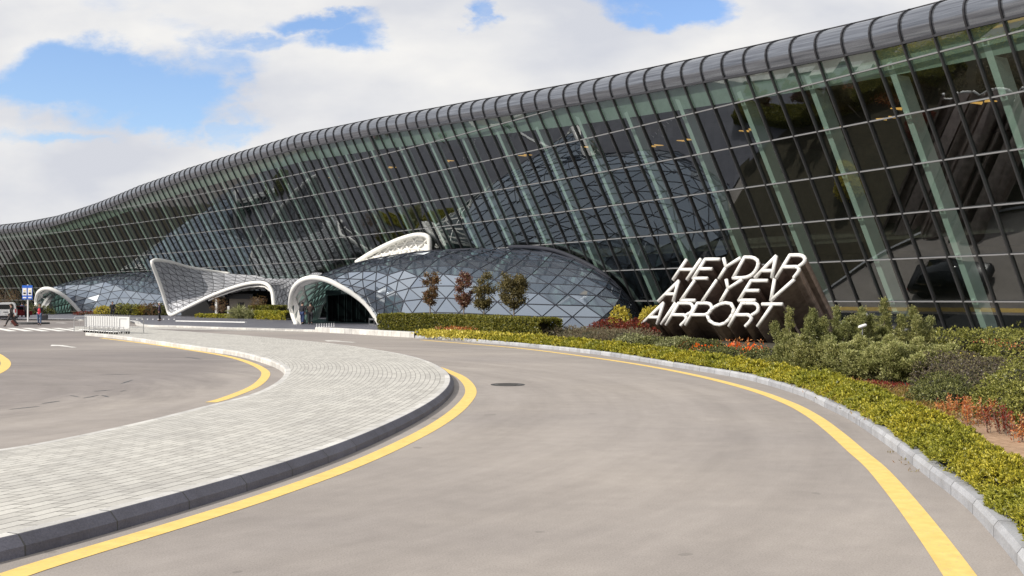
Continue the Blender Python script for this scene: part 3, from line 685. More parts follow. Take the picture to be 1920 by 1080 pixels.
flat('flower_bed', bed+[Vector((6, -2, 0)), Vector((16, 12, 0)), Vector((24, 24, 0))]+fbr+[Vector((1, 66, 0)), Vector((-8.2, 68.5, 0))], SOIL, M['mulch'])
sp = P2([(1650, 770), (1720, 790), (1800, 830), (1900, 880), (2000, 940), (2300, 1100)], SOIL)
flat('bare_soil', [q_ for q_ in sp]+[Vector((9, 6.5, 0)), Vector((12, 12, 0)), gp(1960, 800, SOIL), gp(1860, 775, SOIL), gp(1740, 755, SOIL)], SOIL+.004, M['soil'])
lk = spline([bk(s, BW[s]+.0) for s in (0, 2, 4, 7, 10, 14, 18)], 40)
struct(sweep('lane_kerb', lk, [(0, -.01), (0, .13), (.15, .13), (.15, .02)], M['kerb'], side=1))
ssv = [s*.5 for s in range(0, 37)]
strip('wall_paving', [bk(s, -.2) for s in ssv], [bk(s, 1.5) for s in ssv], .10, .10, M['slate'])
strip('yellow_line', [bk(s, 1.85) for s in ssv[4:]], [bk(s, 2.1) for s in ssv[4:]], .004, .004, M['yellow'])
strip('yellow_line', [bk(s, 7.2) for s in ssv[18:]], [bk(s, 7.4) for s in ssv[18:]], .004, .004, M['yellow'])
def car(label, loc, rz, paint):
    c_ = thing('parked_car', label, 'car', loc, rz); n = 15
    # body lofted from cross sections along x
    def loft(secs, nm, m):
        b = MB(); vs = [(x, y, z) for x, sec in secs for y, z in sec]; k = len(secs[0][1])
        b.add(vs, [(i*k+j, i*k+(j+1) % k, (i+1)*k+(j+1) % k, (i+1)*k+j) for i in range(len(secs)-1) for j in range(k)]+[tuple(range(k)), tuple((len(secs)-1)*k+q for q in range(k))])
        o = b.build(nm, m, c_, True); return o
    def sec(w, z0, z1): return [(-w*.9, z0), (-w, z0+.15), (-w, z1-.15), (-w*.85, z1), (w*.85, z1), (w, z1-.15), (w, z0+.15), (w*.9, z0)]
    loft([(-2.3, sec(.7, .35, .75)), (-2.2, sec(.86, .25, .88)), (-1.2, sec(.92, .2, .95)), (0, sec(.93, .2, .96)), (1.2, sec(.92, .2, .92)), (2.1, sec(.84, .25, .78)), (2.25, sec(.65, .35, .62))], 'body', paint)
    def cab(w, z): return [(-w, .88), (-w*.82, z), (w*.82, z), (w, .88)]
    loft([(-1.75, cab(.80, .95)), (-1.05, cab(.84, 1.40)), (.1, cab(.86, 1.46)), (.55, cab(.85, 1.38)), (1.3, cab(.80, .93))], 'cabin', M['van_glass'])
    for x_ in (-1.4, 1.4):
        for y_ in (-.83, .83): b = MB(); b.tube([(x_, y_-.11, .32), (x_, y_+.11, .32)], .32, 18); b.build('wheel', M['rubber'], c_)
    for y_ in (-.65, .65): b = MB(); b.box(-2.28, -2.2, y_-.15, y_+.15, .62, .76); b.build('tail_light', M['red_lamp'], c_)
    return c_
flat('wall_bed', [bk(s_, .6) for s_ in range(-110, -55, 3)]+[bk(s_, 9 if s_ > -72 else 20) for s_ in range(-58, -111, -3)], .135, M['mulch'])  # dark planting strip, mostly hidden, added and widened to darken the glass reflections
pc = bk(7.3, 3.6); car('black car in the lane behind the junipers, mirrored in the glass wall', (pc.x, pc.y, 0), math.atan2(along(7)[1], along(7)[0]), M['black'])
# ------------------------------------------------------------------ the big sign
SP, SE = Vector((7.95, 50, 0)), Vector((4.75, -6.0, 0)).normalized()
def sg(x, y):
    px, py = 1150+x/4, 440+y/4; k = (px-CX)/F
    t = (k*SP.y-SP.x)/(SE.x-k*SE.y); Y = SP.y+SE.y*t; return Vector((SP.x+SE.x*t, Y, CH+(HY-py)/F*Y))
EXD = Vector((.60, 1.0, -.60)).normalized()
sign = thing('airport_sign', 'white slanted tube lettering in three rows on bronze metal extrusions in the flower bed', 'sign')
def arcp(pts): return [(p[0], p[1]) for p in spline([Vector((*p, 0)) for p in pts], 14)]
LET = [
 [[(450,335),(548,190)],[(555,335),(655,185)],[(505,262),(598,262)]],
 [[(795,185),(690,185),(600,328),(705,328)],[(645,257),(738,257)]],
 [[(828,178),(846,243),(950,176)],[(846,243),(795,328)]],
 [[(985,170)]+arcp([(985,170),(1048,173),(1084,198),(1082,240),(1052,290),(1005,318),(950,325)])+[(900,325),(985,170)]],
 [[(1065,320),(1220,162),(1190,320)],[(1113,271),(1198,271)]],
 [[(1225,320),(1325,155)]+arcp([(1325,155),(1400,155),(1436,175),(1430,208),(1395,236)]),[(1272,243),(1372,241)]+arcp([(1372,241),(1393,256),(1386,282),(1356,320)])],
 [[(340,497),(490,348),(450,498)],[(393,446),(462,446)]],
 [[(610,345),(508,493),(612,493)]],
 [[(775,343),(670,497)]],
 [[(848,338),(862,405),(965,338)],[(862,405),(806,500)]],
 [[(1155,345),(1035,345),(943,493),(1062,493)],[(993,420),(1090,420)]],
 [[(1210,335),(1183,493),(1355,338)]],
 [[(222,663),(376,513),(330,668)],[(273,620),(345,620)]],
 [[(465,515),(363,670)]],
 [[(398,675),(490,515)]+arcp([(490,515),(572,516),(598,540),(588,578),(548,602)]),[(440,602),(528,602)]+arcp([(528,602),(548,618),(540,645),(508,678)])],
 [[(545,675),(632,515)]+arcp([(632,515),(712,516),(738,540),(726,580),(688,602)])+[(590,602)]],
 [arcp([(705,605),(722,646),(775,675),(832,668),(880,620),(905,562),(888,522),(840,512),(782,530),(726,570),(705,605)])],
 [[(870,685),(965,515)]+arcp([(965,515),(1058,516),(1087,540),(1080,576),(1042,602)]),[(925,602),(1012,602)]+arcp([(1012,602),(1036,622),(1024,652),(993,685)])],
 [[(1120,522),(1265,522)],[(1196,522),(1085,685)]]]
for li, strokes in enumerate(LET):
    lt = MB(); ex = MB(); 
    for st in strokes:
        P = [sg(*p) for p in st]; Q = [P[0]]
        for p in P[1:]:
            if (p-Q[-1]).length > .02: Q.append(p)
        sn = SE.cross(Vector((0, 0, 1)))
        # rounded tube: dense polyline so that the corners stay crisp
        for a, b in zip(Q[:-1], Q[1:]):
            lt.tube([a-(b-a).normalized()*.03, b+(b-a).normalized()*.03], .086, 8)
            d = (b-a).normalized(); x = d.cross(EXD).normalized()*(.066+rnd.uniform(0, .004)); a2, b2 = a-d*.05+EXD*.05, b+d*.05+EXD*.05
            la = max(.3, (a2.z-.02)/-EXD.z); lb = max(.3, (b2.z-.02)/-EXD.z)
            ex.add([a2-x, b2-x, b2+x, a2+x, a2-x+EXD*la, b2-x+EXD*lb, b2+x+EXD*lb, a2+x+EXD*la], [(0, 1, 2, 3), (4, 7, 6, 5), (0, 4, 5, 1), (1, 5, 6, 2), (2, 6, 7, 3), (3, 7, 4, 0)])
    o = lt.build('letter', M['letter'], sign, True); ex.build('extrusion', M['bronze'], o)
# ------------------------------------------------------------------ vegetation
def leaves(P, D, ln, wd, nrm=None):
    "diamond leaves at P pointing along D; returns verts, faces"
    n = len(P); D = D/np.linalg.norm(D, axis=1, keepdims=True)
    r = rng.normal(size=(n, 3)) if nrm is None else nrm+rng.normal(size=(n, 3))*.35
    S = np.cross(D, r); S /= np.linalg.norm(S, axis=1, keepdims=True)+1e-9
    ln = np.asarray(ln).reshape(-1, 1)*np.ones((n, 1)); wd = np.asarray(wd).reshape(-1, 1)*np.ones((n, 1))
    V = np.stack([P, P+D*ln*.5+S*wd*.5, P+D*ln, P+D*ln*.5-S*wd*.5], 1).reshape(-1, 3)
    return V, np.arange(4*n).reshape(-1, 4)
def unit(n): v = rng.normal(size=(n, 3)); return v/np.linalg.norm(v, axis=1, keepdims=True)
def rosettes(P, Nn, ln, wd, k=6, spread=.9):
    Pn = np.repeat(P, k, 0); n = np.repeat(Nn, k, 0); r = rng.normal(size=Pn.shape); D = n*rng.uniform(.25, 1.1, (len(Pn), 1))+r*spread*.7
    sz = np.repeat(ln, k) if hasattr(ln, '__len__') else ln
    return leaves(Pn, D, sz*rng.uniform(.6, 1.2, len(Pn)), sz*(wd/1.0), nrm=n)
def noise3(P, sc, seed=0):
    r = np.random.default_rng(seed); o = np.zeros(len(P))
    for i in range(6):
        k = r.normal(size=3)*sc*(1.6**(i/2)); o += np.sin(P@k+r.uniform(0, 6.3))/(1.3**i)
    return o/2.6
def leafmat(name, cols, patch=None, ps=.6): return mat(name, build=b_leaf(cols, patch, ps))
LM = dict(
    border=leafmat('border_leaves', [(.12, .125, .012), (.27, .255, .024), (.45, .405, .038), (.66, .56, .08)], (.72, .80, .9), .8),
    hedge=leafmat('hedge_leaves', [(.040, .052, .012), (.12, .13, .022), (.22, .21, .035), (.36, .32, .06)]),
    juniper=leafmat('juniper_needles', [(.085, .10, .028), (.21, .22, .07), (.35, .34, .12), (.48, .45, .20)], (.85, .9, .9), .9),
    juniper2=leafmat('grey_juniper', [(.12, .14, .045), (.27, .29, .095), (.44, .43, .17), (.56, .54, .26)]),
    dark=leafmat('dark_shrub_leaves', [(.030, .038, .012), (.085, .095, .028), (.17, .18, .055), (.32, .32, .11)]),
    green=leafmat('green_shrub_leaves', [(.055, .065, .014), (.15, .16, .03), (.28, .28, .06), (.46, .44, .13)]),
    brown=leafmat('autumn_leaves', [(.08, .04, .022), (.18, .09, .045), (.22, .13, .05), (.16, .14, .05)]),
    purple=leafmat('purple_leaves', [(.09, .03, .035), (.19, .075, .065), (.22, .12, .06), (.12, .09, .04)]),
    olive=leafmat('olive_leaves', [(.045, .04, .015), (.11, .09, .03), (.17, .14, .05), (.22, .18, .08)]),
    red=leafmat('red_leaves', [(.12, .015, .01), (.26, .03, .02), (.20, .06, .03), (.10, .05, .02)]),
    rust=leafmat('rust_stems', [(.24, .05, .02), (.48, .13, .04), (.60, .26, .08), (.52, .34, .16)]),
    orange=leafmat('orange_flowers', [(.65, .07, .01), (.85, .16, .02), (.8, .28, .03)]),
    yellow=leafmat('yellow_leaves', [(.30, .26, .03), (.55, .46, .06), (.70, .60, .12)]),
    pale=leafmat('pale_leaves', [(.12, .14, .05), (.27, .28, .12), (.48, .47, .25)]),
    heath=leafmat('heath_twigs', [(.10, .075, .05), (.20, .15, .10), (.26, .22, .13), (.17, .18, .09)]),
    moss=leafmat('mat_forming_leaves', [(.13, .11, .025), (.26, .21, .05), (.24, .10, .04), (.34, .28, .07)]),
    mauve=leafmat('mauve_shrub_leaves', [(.05, .04, .04), (.12, .09, .085), (.17, .15, .07), (.24, .22, .10)]))
def blob(r, seed, dens, ln, wd, mname, parent, z0=0, name='foliage', upw=.3, inner=.55, k=5, lobes=.22, zmin=-.35):
    rx, ry, rz = r; n = int(dens); U_ = unit(n*2); U_ = U_[U_[:, 2] > zmin][:n]; n = len(U_)
    rr = 1+lobes*noise3(U_, 2.6, seed)+.08*noise3(U_, 9, seed+1); dep = 1-(1-inner)*rng.random(n)**2.2
    P = U_*(rr*dep)[:, None]*np.array([rx, ry, rz]); P[:, 2] += z0
    P = P[P[:, 2] > .02]; Nn = (P-np.array([0, 0, z0]))/np.array([rx, ry, rz]); Nn /= np.linalg.norm(Nn, axis=1, keepdims=True); Nn[:, 2] += upw
    V, Fq = rosettes(P, Nn, ln, wd, k); return npmesh(name, V, Fq, LM[mname], parent)
def core(r, z0, m, parent, s=.7):
    b = MB(); n = 10; prof = [(max(.01, math.sin(math.pi*i/7))*s, -math.cos(math.pi*i/7)*s) for i in range(8)]
    b.lathe([(a, c) for a, c in prof], (0, 0, 0), n); b.v = [(x*r[0], y*r[1], max(-.05, z*r[2]+z0)) for x, y, z in b.v]
    return b.build('branches', m, parent)
M['twig'] = mat('shaded_twigs', rough=1, build=b_speck((.02, .022, .01), (.05, .045, .022), 9, .5))  # dark filler: shade inside the foliage is put into this colour
# border of yellow-green ground cover along the kerb
def border():
    A_ = np.array([tuple(p) for p in CC]); nn = -np.array([tuple(p) for p in normals2(CC)])
    seg = np.linalg.norm(np.diff(A_, axis=0), axis=1); s = np.r_[0, np.cumsum(seg)]
    Ps, Ns, Sz = [], [], []
    tot = s[-1]; t = rng.random(95000)*tot; x = np.interp(t, s, A_[:, 0]); y = np.interp(t, s, A_[:, 1])
    dist = np.hypot(x, y); keep = (y > 3) & (rng.random(len(t)) < np.clip((11/np.maximum(dist, 5))**.85, .22, 1)); t, x, y, dist = t[keep], x[keep], y[keep], dist[keep]
    nx = np.interp(t, s, nn[:, 0]); ny = np.interp(t, s, nn[:, 1])
    v = rng.random(len(t)); wdt = np.interp(dist, [10, 24], [.80, 1.2])*(1+.10*np.sin(t*.9)); e = noise3(np.stack([t, v*0, v*0], 1), 3.5, 5)*.05
    q = np.stack([t, v*1.6, v*0], 1); h = (.25+.13*noise3(q, 2.8, 3)+.08*noise3(q, 6.5, 4))*np.clip(np.sin(np.pi*np.clip(.04+v*.94, 0, 1)), 0, 1)**.45
    o = .10+e+v*wdt; dep = 1-.45*rng.random(len(t))**2
    P = np.stack([x+nx*o, y+ny*o, SOIL+h*dep], 1)
    side = (v-.5)*1.5; Nn = np.stack([nx*side, ny*side, np.ones(len(t))*.9], 1)
    sz = np.clip(.0034*dist, .042, .14)
    V, Fq = rosettes(P, Nn, sz, .42, 7, 1.0)
    o = npmesh('border_planting', V, Fq, LM['border']); tag(o, 'low yellow green leafy ground cover along the curved kerb', 'ground cover', kind='stuff')
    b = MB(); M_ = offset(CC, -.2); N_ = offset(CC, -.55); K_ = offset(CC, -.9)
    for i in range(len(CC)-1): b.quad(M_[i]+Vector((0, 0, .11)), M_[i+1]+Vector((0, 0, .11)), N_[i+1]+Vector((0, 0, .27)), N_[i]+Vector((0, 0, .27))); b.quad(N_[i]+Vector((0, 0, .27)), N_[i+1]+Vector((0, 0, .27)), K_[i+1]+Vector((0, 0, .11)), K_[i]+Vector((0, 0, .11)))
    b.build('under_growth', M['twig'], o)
border()
def hedge(label, P, wd, h, mname, dens, ln, name='clipped_hedge', cat='hedge', z0=SOIL):
    n = 60; c = spline(P, n); A_ = np.array([tuple(p) for p in c]); nr = np.array([tuple(p) for p in normals2(c)]); s = np.linspace(0, 1, n); Ls = sum((c[i+1]-c[i]).length for i in range(n-1))
    m_ = int(dens*Ls*(wd+2*h)); t = rng.random(m_); a = rng.random(m_)*(wd+2*h)
    ox = np.where(a < h, -wd/2, np.where(a > h+wd, wd/2, a-h-wd/2)); zz = np.where(a < h, a, np.where(a > h+wd, 2*h+wd-a, h))
    jit = .06*noise3(np.stack([t*Ls, ox, zz], 1), 3.5, 9); dep = rng.random(m_)**2*.18
    nx = np.interp(t, s, nr[:, 0]); ny = np.interp(t, s, nr[:, 1]); sn = np.sign(ox)*(zz < h)
    P_ = np.stack([np.interp(t, s, A_[:, 0])+nx*(ox-sn*dep+sn*jit), np.interp(t, s, A_[:, 1])+ny*(ox-sn*dep+sn*jit), z0+zz+jit*(zz >= h)-dep*(zz >= h)], 1)
    Nn = np.stack([nx*sn, ny*sn, .35+.8*(zz >= h)], 1)
    root = thing(name, label, cat, (float(A_[0, 0]), float(A_[0, 1]), z0)); P_ -= np.array([A_[0, 0], A_[0, 1], z0])
    V, Fq = rosettes(P_, Nn, ln, .5, 5, .9); npmesh('foliage', V, Fq, LM[mname], root)
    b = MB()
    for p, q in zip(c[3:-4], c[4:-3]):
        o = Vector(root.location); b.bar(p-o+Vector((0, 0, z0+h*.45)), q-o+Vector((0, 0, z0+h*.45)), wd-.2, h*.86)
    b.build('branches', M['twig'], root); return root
hedge('long clipped green hedge in front of the main glass dome', [gp(722, 622), gp(800, 624.5), gp(880, 628), (-.4, 53.8, 0), (1.9, 50, 0)], 1.3, 1.02, 'hedge', 260, .13)
hedge('clipped yellow green hedge left of the main arch foot', [at(487, 600, 103)+Vector((0, 0, -0)), at(545, 600, 98)], 1.2, .75, 'border', 120, .16, z0=.14)
hedge('low green hedge strip under the canopy beside the spiky grass', [at(372, 600, 112), at(495, 601, 105)], .9, .32, 'border', 110, .16, z0=.14)
hedge('dark green hedge behind the yellow one, under the canopy foot', [at(475, 598, 110), at(530, 598, 106)], 1.2, 1.25, 'hedge', 90, .18, z0=.14)
q = MB(); a, b = gp(331, 602.5, .12), gp(461, 605, .12); q.bar(a+Vector((0, 0, .04)), b+Vector((0, 0, .04)), .22, .08); tag(q.build('low_wall', M['white_paint']), 'long low white stone coping in front of the hedge strip', 'low wall')
def shrub(name, label, cat, px, py, r, mname, dens, ln, wd=.45, seed=1, core_=True, Y=None, z0f=.45, group=None, **k):
    p = gp(px, py, SOIL) if Y is None else Vector(((px-CX)/F*Y, Y, SOIL))
    root = thing(name, label, cat, (p.x, p.y, p.z), 0, group)
    if core_: core(r, r[2]*z0f, M['twig'], root)
    blob(r, seed, dens, ln, wd, mname, root, z0=r[2]*z0f, **k); return root
# junipers: feathery branches
def juniper(h, rad, seed, mname, nb=230, per=150):
    g_ = np.random.default_rng(seed); root = thing('juniper_shrub', 'x', 'juniper')
    Ps, Ds, Ls = [], [], []
    leaders = [(0, 0, 1.0)]+[(g_.uniform(-.6, .6)*rad, g_.uniform(-.6, .6)*rad, g_.uniform(.45, .85)) for _ in range(6)]
    tr_ = MB()
    for lx, ly, hh in leaders:
        H = h*hh; tr_.tube([(lx*.2, ly*.2, -.05), (lx*.7, ly*.7, H*.4), (lx, ly, H*.85)], [.035, .022, .006], 5)
        for _ in range(nb//7):
            z = H*(g_.random()**.8); a = g_.uniform(0, 6.28); L_ = rad*(.78*(1-z/H)**.9+.09)*g_.uniform(.6, 1.1)
            d = np.array([math.cos(a), math.sin(a), g_.uniform(.15, .6)+1.7*(z/H)**2.5]); d /= np.linalg.norm(d)
            t = g_.random(per)**.65; base = np.array([lx*min(1, z/H+.2), ly*min(1, z/H+.2), z])
            p = base+np.outer(t*L_, d)+np.outer(t**2*L_*.12, [0, 0, -1])+g_.normal(size=(per, 3))*.034*(1.15-t)[:, None]*2
            Ps.append(p); Ds.append(d+g_.normal(size=(per, 3))*.5)
    P = np.concatenate(Ps); D = np.concatenate(Ds); k = P[:, 2] > .01; P, D = P[k], D[k]
    V, Fq = leaves(P, D, g_.uniform(.035, .085, len(P)), .020); npmesh('foliage', V, Fq, LM[mname], root)
    tr_.build('branches', M['bark'], root); return root
J = [(1480, 676, 1.62, 'juniper', 'feathery juniper with a single tall spire, beside the right end of the sign'),
     (1524, 678, 1.62, 'juniper', 'second juniper from the sign, with two uneven spires against the bronze metal'),
     (1568, 676, 1.66, 'juniper', 'juniper in front of the lowest corner of the bronze extrusions'),
     (1616, 676, 1.66, 'juniper', 'juniper with white spotlight beside it, in front of the glass wall'),
     (1658, 674, 1.92, 'juniper', 'tallest juniper, rising in front of the second row of panes'),
     (1712, 674, 1.68, 'juniper', 'rightmost tall juniper, with drooping right side before the glass'),
     (1500, 704, .95, 'juniper', 'spreading dark green juniper low in front of the sign end'),
     (1555, 706, .95, 'juniper', 'spreading juniper in the front row between orange flowers and spires'),
     (1612, 710, 1.0, 'juniper2', 'pale grey green spreading juniper in the middle of the bed'),
     (1668, 714, 1.02, 'juniper2', 'pale juniper mound just left of the yellow tinged shrub'),
     (1722, 716, .98, 'juniper2', 'large pale juniper mound nearest the dark shrubs')]
protos = {}
for i, (x, y, h, mn, lab) in enumerate(J):
    key = ('tall' if i < 6 else 'low', mn, i % 2 if i < 6 else 0)
    if key not in protos:
        protos[key] = (juniper(h, .75 if i < 6 else 1.15, 20+i, mn, 230 if i < 6 else 330), h); o = protos[key][0]
    else: o = dup(protos[key][0], (0, 0, 0), 0, scale=h/protos[key][1])
    p = gp(x, y, SOIL); o.location = p; o.rotation_euler = (0, 0, i*1.3); o['label'] = lab; o['group'] = 'junipers right of the sign'
# mixed shrubs of the bed
SH = [
 ('leafy_shrub', 'dark leafy shrub in front of the lower glass, right of the tall junipers', 1775, 668, (1.5, 1.0, .62), 'green', 1500, .09),
 ('leafy_shrub', 'fresh green shrub before the glass wall with sparse red berries', 1860, 668, (1.6, 1.1, .75), 'green', 1700, .09),
 ('leafy_shrub', 'green shrub partly cut by the right frame edge, against the glass wall', 1935, 690, (1.3, 1.1, .8), 'green', 1400, .09),
 ('leafy_shrub', 'brownish dark shrub with yellow and pink tinged tips, right of the pale junipers', 1790, 722, (.95, .9, .52), 'mauve', 2400, .055),
 ('leafy_shrub', 'dark round shrub in the middle right of the bed', 1850, 742, (1.0, .9, .55), 'mauve', 2600, .05),
 ('leafy_shrub', 'dark shrub touching the right frame edge above the rust stems', 1925, 760, (.85, .8, .62), 'green', 2200, .05),
 ('leafy_shrub', 'small leafed dark shrub between the matted ground cover and the rust stems', 1760, 752, (.55, .5, .36), 'dark', 1500, .045),
 ('leafy_shrub', 'glossy dark green shrub between the rust stems and the border', 1775, 768, (.55, .5, .33), 'dark', 1500, .05),
 ('leafy_shrub', 'bright leafed shrub behind the red stems at the lower right', 1890, 782, (.60, .5, .40), 'green', 1500, .055),
 ('leafy_shrub', 'tall leafy shrub with light tips at the right frame edge', 1950, 806, (.5, .5, .50), 'green', 1300, .055),
]
for i, (nm, lab, x, y, r, mn, dn, ln) in enumerate(SH): shrub(nm, lab, 'shrub', x, y, r, mn, dn, ln, seed=30+i, group='mixed shrubs at the right of the bed', lobes=.3)
shrub('yellow_shrub', 'bright yellow bush just left of the lowest row of letters', 'shrub', 1222, 628, (.85, .7, .95), 'yellow', 900, .12, seed=50, z0f=.6)
shrub('yellow_shrub', 'small yellow topped bush against the right end of the dome', 'shrub', 1163, 628, (.62, .5, .95), 'yellow', 600, .12, seed=51, z0f=.6)
shrub('red_shrub', 'crimson leaved bush at the right tip of the glass dome', 'shrub', 1150, 634, (1.3, .8, .65), 'red', 900, .11, seed=52)
shrub('red_shrub', 'dark red bush between the yellow bushes and the sign', 'shrub', 1190, 637, (1.1, .8, .6), 'red', 800, .11, seed=53)
for i, (x, y, w_) in enumerate([(1010, 634, 1.6), (1065, 637, 1.7), (1120, 641, 1.7), (1175, 643, 1.5)]):
    shrub('heath_shrub', ['grey brown heath clump behind the border, leftmost and nearest the hedge end', 'grey brown heath clump second from the hedge end', 'wide brown heath clump in front of the red bushes', 'reddish brown heath clump nearest the pale variegated shrubs'][i], 'heath', x, y, (w_, .9, .42), 'heath', 900, .14, .18, seed=60+i, group='heath clumps', upw=.8)
for i, x in enumerate([1190, 1232, 1272, 1312]):
    shrub('variegated_shrub', ['leftmost pale flecked low shrub, below the first letter of the bottom row', 'pale flecked low shrub second from the left under the bottom row', 'third pale flecked low shrub, under the metal extrusions', 'rightmost pale flecked low shrub, left of the orange flowers'][i], 'shrub', x, 655+i*3, (.95, .6, .38), 'pale' if i % 2 == 0 else 'dark', 900, .085, seed=70+i, group='pale low shrubs before the sign')
for i, (x, y, w_) in enumerate([(1345, 672, .9), (1390, 674, .9), (1435, 677, .8), (1480, 690, .8), (1570, 708, .9)]):
    shrub('low_green_shrub', 'low dark green shrub '+['beneath the bronze metal, left of centre', 'beneath the bronze metal, at its middle', 'beneath the bronze metal, at its right end', 'below the first spreading juniper', 'below the front row juniper', 'left of the reddish ground plants'][i], 'shrub', x, y, (w_, .55, .26), 'green' if i > 2 else 'dark', 800, .07, seed=80+i, group='low dark green shrubs behind the border')
def scatter(name, label, cat, pts, mname, n, spread, hgt, ln, wd, up=1.2, kind='stuff', z=SOIL):
    P = []
    for (x, y) in pts:
        c = gp(x, y, SOIL); q = rng.normal(size=(n, 3))*np.array([spread, spread*.8, 0]); q[:, 2] = rng.random(n)*hgt; P.append(q+np.array([c.x, c.y, z]))
    P = np.concatenate(P); D = rng.normal(size=P.shape)+np.array([0, 0, up]); V, Fq = leaves(P, D, ln*rng.uniform(.6, 1.3, len(P)), wd); return tag(npmesh(name, V, Fq, LM[mname]), label, cat, kind=kind)
scatter('orange_flowers', 'scattered orange blossoms in front of the sign and the junipers', 'flowers', [(1300, 668), (1315, 669), (1332, 671), (1368, 670), (1383, 667), (1400, 668), (1432, 674), (1404, 676), (1492, 694), (1530, 700), (1538, 697), (1562, 702), (1585, 697), (1600, 699), (1350, 664), (1290, 662), (1420, 668)], 'orange', 26, .14, .42, .11, .08)
scatter('yellow_tips', 'yellow and pink shoot tips on top of the mauve brown shrub', 'leaves', [(1778, 700), (1790, 702), (1800, 706)], 'yellow', 60, .16, .14, .07, .03, z=.56)
scatter('red_berries', 'sparse red berries on the green shrub at the right', 'berries', [(1890, 690), (1905, 700), (1860, 688), (1915, 684)], 'rust', 40, .3, .2, .05, .045, z=.72)
scatter('red_groundcover', 'rust red low leaves behind the border left of the dark shrubs', 'ground cover', [(1600+i*18, 722+i*1.5) for i in range(5)], 'red', 260, .22, .10, .06, .03)
scatter('matted_groundcover', 'olive and brown matted ground cover behind the border', 'ground cover', [(1560+i*22, 722+i*7) for i in range(9)]+[(1590+i*22, 740+i*8) for i in range(8)]+[(1700+i*12, 740+i*8) for i in range(5)], 'moss', 700, .33, .16, .065, .022)
scatter('red_groundcover', 'orange red low flowers between the hedge and the yellow band', 'flowers', [(830+i*14, 627+i*.4) for i in range(13)], 'rust', 120, .35, .42, .13, .07)
scatter('yellow_groundcover', 'pale yellow band of leaves behind the border near the hedge', 'ground cover', [(800+i*12, 632+i*.65) for i in range(18)], 'yellow', 130, .35, .36, .14, .08)
scatter('orange_flowers', 'orange leaves under the bottom row of letters', 'flowers', [(1275, 660), (1290, 664), (1372, 662), (1395, 660), (1410, 662)], 'rust', 60, .25, .5, .1, .05)
# rust coloured upright stems near the lower right
def stems(label, px, py, n, rad, h, mname='rust'):
    c = gp(px, py, SOIL); root = thing('rust_plant', label, 'plant', tuple(c), 0, 'rust coloured upright plants'); Ps, Ds = [], []; st = MB()
    for _ in range(n):
        a, r = rnd.uniform(0, 6.28), rnd.random()**.5*rad; b = np.array([math.cos(a)*r, math.sin(a)*r, 0]); d = np.array([math.cos(a)*.3*rnd.random(), math.sin(a)*.3*rnd.random(), 1]); H = h*rnd.uniform(.55, 1.1)
        st.tube([b, b+d*H*.5, b+d*H], [.005, .004, .002], 4); t = rng.random(46)**.7; Ps.append(b+np.outer(t*H, d)+rng.normal(size=(46, 3))*.016); Ds.append(rng.normal(size=(46, 3))*.8+np.array([0, 0, .9]))
    V, Fq = leaves(np.concatenate(Ps), np.concatenate(Ds), rng.uniform(.03, .065, 46*n), .018); npmesh('foliage', V, Fq, LM[mname], root); st.build('stems', M['bark'], root)
stems('orange brown upright stems, leftmost of the group at the lower right', 1785, 783, 16, .30, .34)
stems('rusty orange stems in the middle of the lower right group', 1838, 796, 18, .30, .38)
stems('deep red upright stems nearest the lower right frame edge', 1890, 814, 18, .28, .40, 'red')
stems('straw coloured stems at the right frame edge beside the bare soil', 1930, 832, 12, .22, .36)
# four young trees in front of the main dome
def tree(label, px, Y, ztop, zbot, rad, mname, seed, n, group, lean=0, name='young_tree'):
    x = (px-CX)/F*Y; root = thing(name, label, 'tree', (x, Y, SOIL), 0, group); tr_ = MB(); H = ztop-SOIL
    tr_.tube([(0, 0, -.05), (.02, 0, H*.4), (lean*.5, 0, H*.8), (lean, 0, H*.97)], [.05, .04, .022, .006], 7); g_ = np.random.default_rng(seed); Ps, Ns = [], []; zb = zbot-SOIL; zc, hz = (H+zb)/2, (H-zb)/2
    for i in range(26):
        z = zb+(H-zb)*g_.random()*.95; a = g_.uniform(0, 6.28); e = math.sqrt(max(.05, 1-((z-zc)/hz)**2)); L_ = rad*e*g_.uniform(.75, 1.15); d = np.array([math.cos(a), math.sin(a), .55])
        b0 = np.array([lean*z/H*.6, 0, max(zb*.9, z-L_*.6)]); tr_.tube([b0, b0+d*L_*.55, b0+d*L_], [.014, .009, .003], 4)
        m_ = n//26; t = .35+.7*g_.random(m_)**.7; Ps.append(b0+np.outer(t*L_, d)+g_.normal(size=(m_, 3))*rad*.17)
    P = np.concatenate(Ps); V, Fq = leaves(P, g_.normal(size=P.shape)+np.array([0, 0, .2]), g_.uniform(.08, .15, len(P)), .07); npmesh('crown', V, Fq, LM[mname], root); tr_.build('trunk', M['bark'], root); return root
gt = 'young trees behind the clipped hedge'
tree('slender reddish young tree, leftmost of the four before the dome', 806, 63, CH+1.86, CH-.35, .46, 'brown', 1, 2900, gt, .12)
tree('purple brown young tree, second from the left before the dome', 869, 60, CH+1.68, CH-.35, .50, 'purple', 2, 3600, gt)
tree('olive brown young tree, third from the left, touching its purple neighbour', 907, 59, CH+1.72, CH-.40, .62, 'olive', 3, 4300, gt, .06)
tree('dark olive round young tree, rightmost of the four before the dome', 963, 57, CH+1.50, CH-.42, .72, 'olive', 4, 6200, gt, -.05)
ga = 'small trees under the canopy'
tree('rust leaved small tree left of the beige pavilion', 409, 112, CH+.3, CH-1.3, .95, 'brown', 5, 900, ga); tree('rust leaved small tree at the right end of the beige pavilion', 484, 109, CH+.3, CH-1.2, .9, 'brown', 6, 900, ga)
tree('dark bushy tree at the far left in front of the glass wall', 10, 128, CH+1.6, .6, 1.5, 'brown', 7, 1600, 'x'); C.objects[-1]
for o in C.objects:
    if o.get('group') == 'x': del o['group']
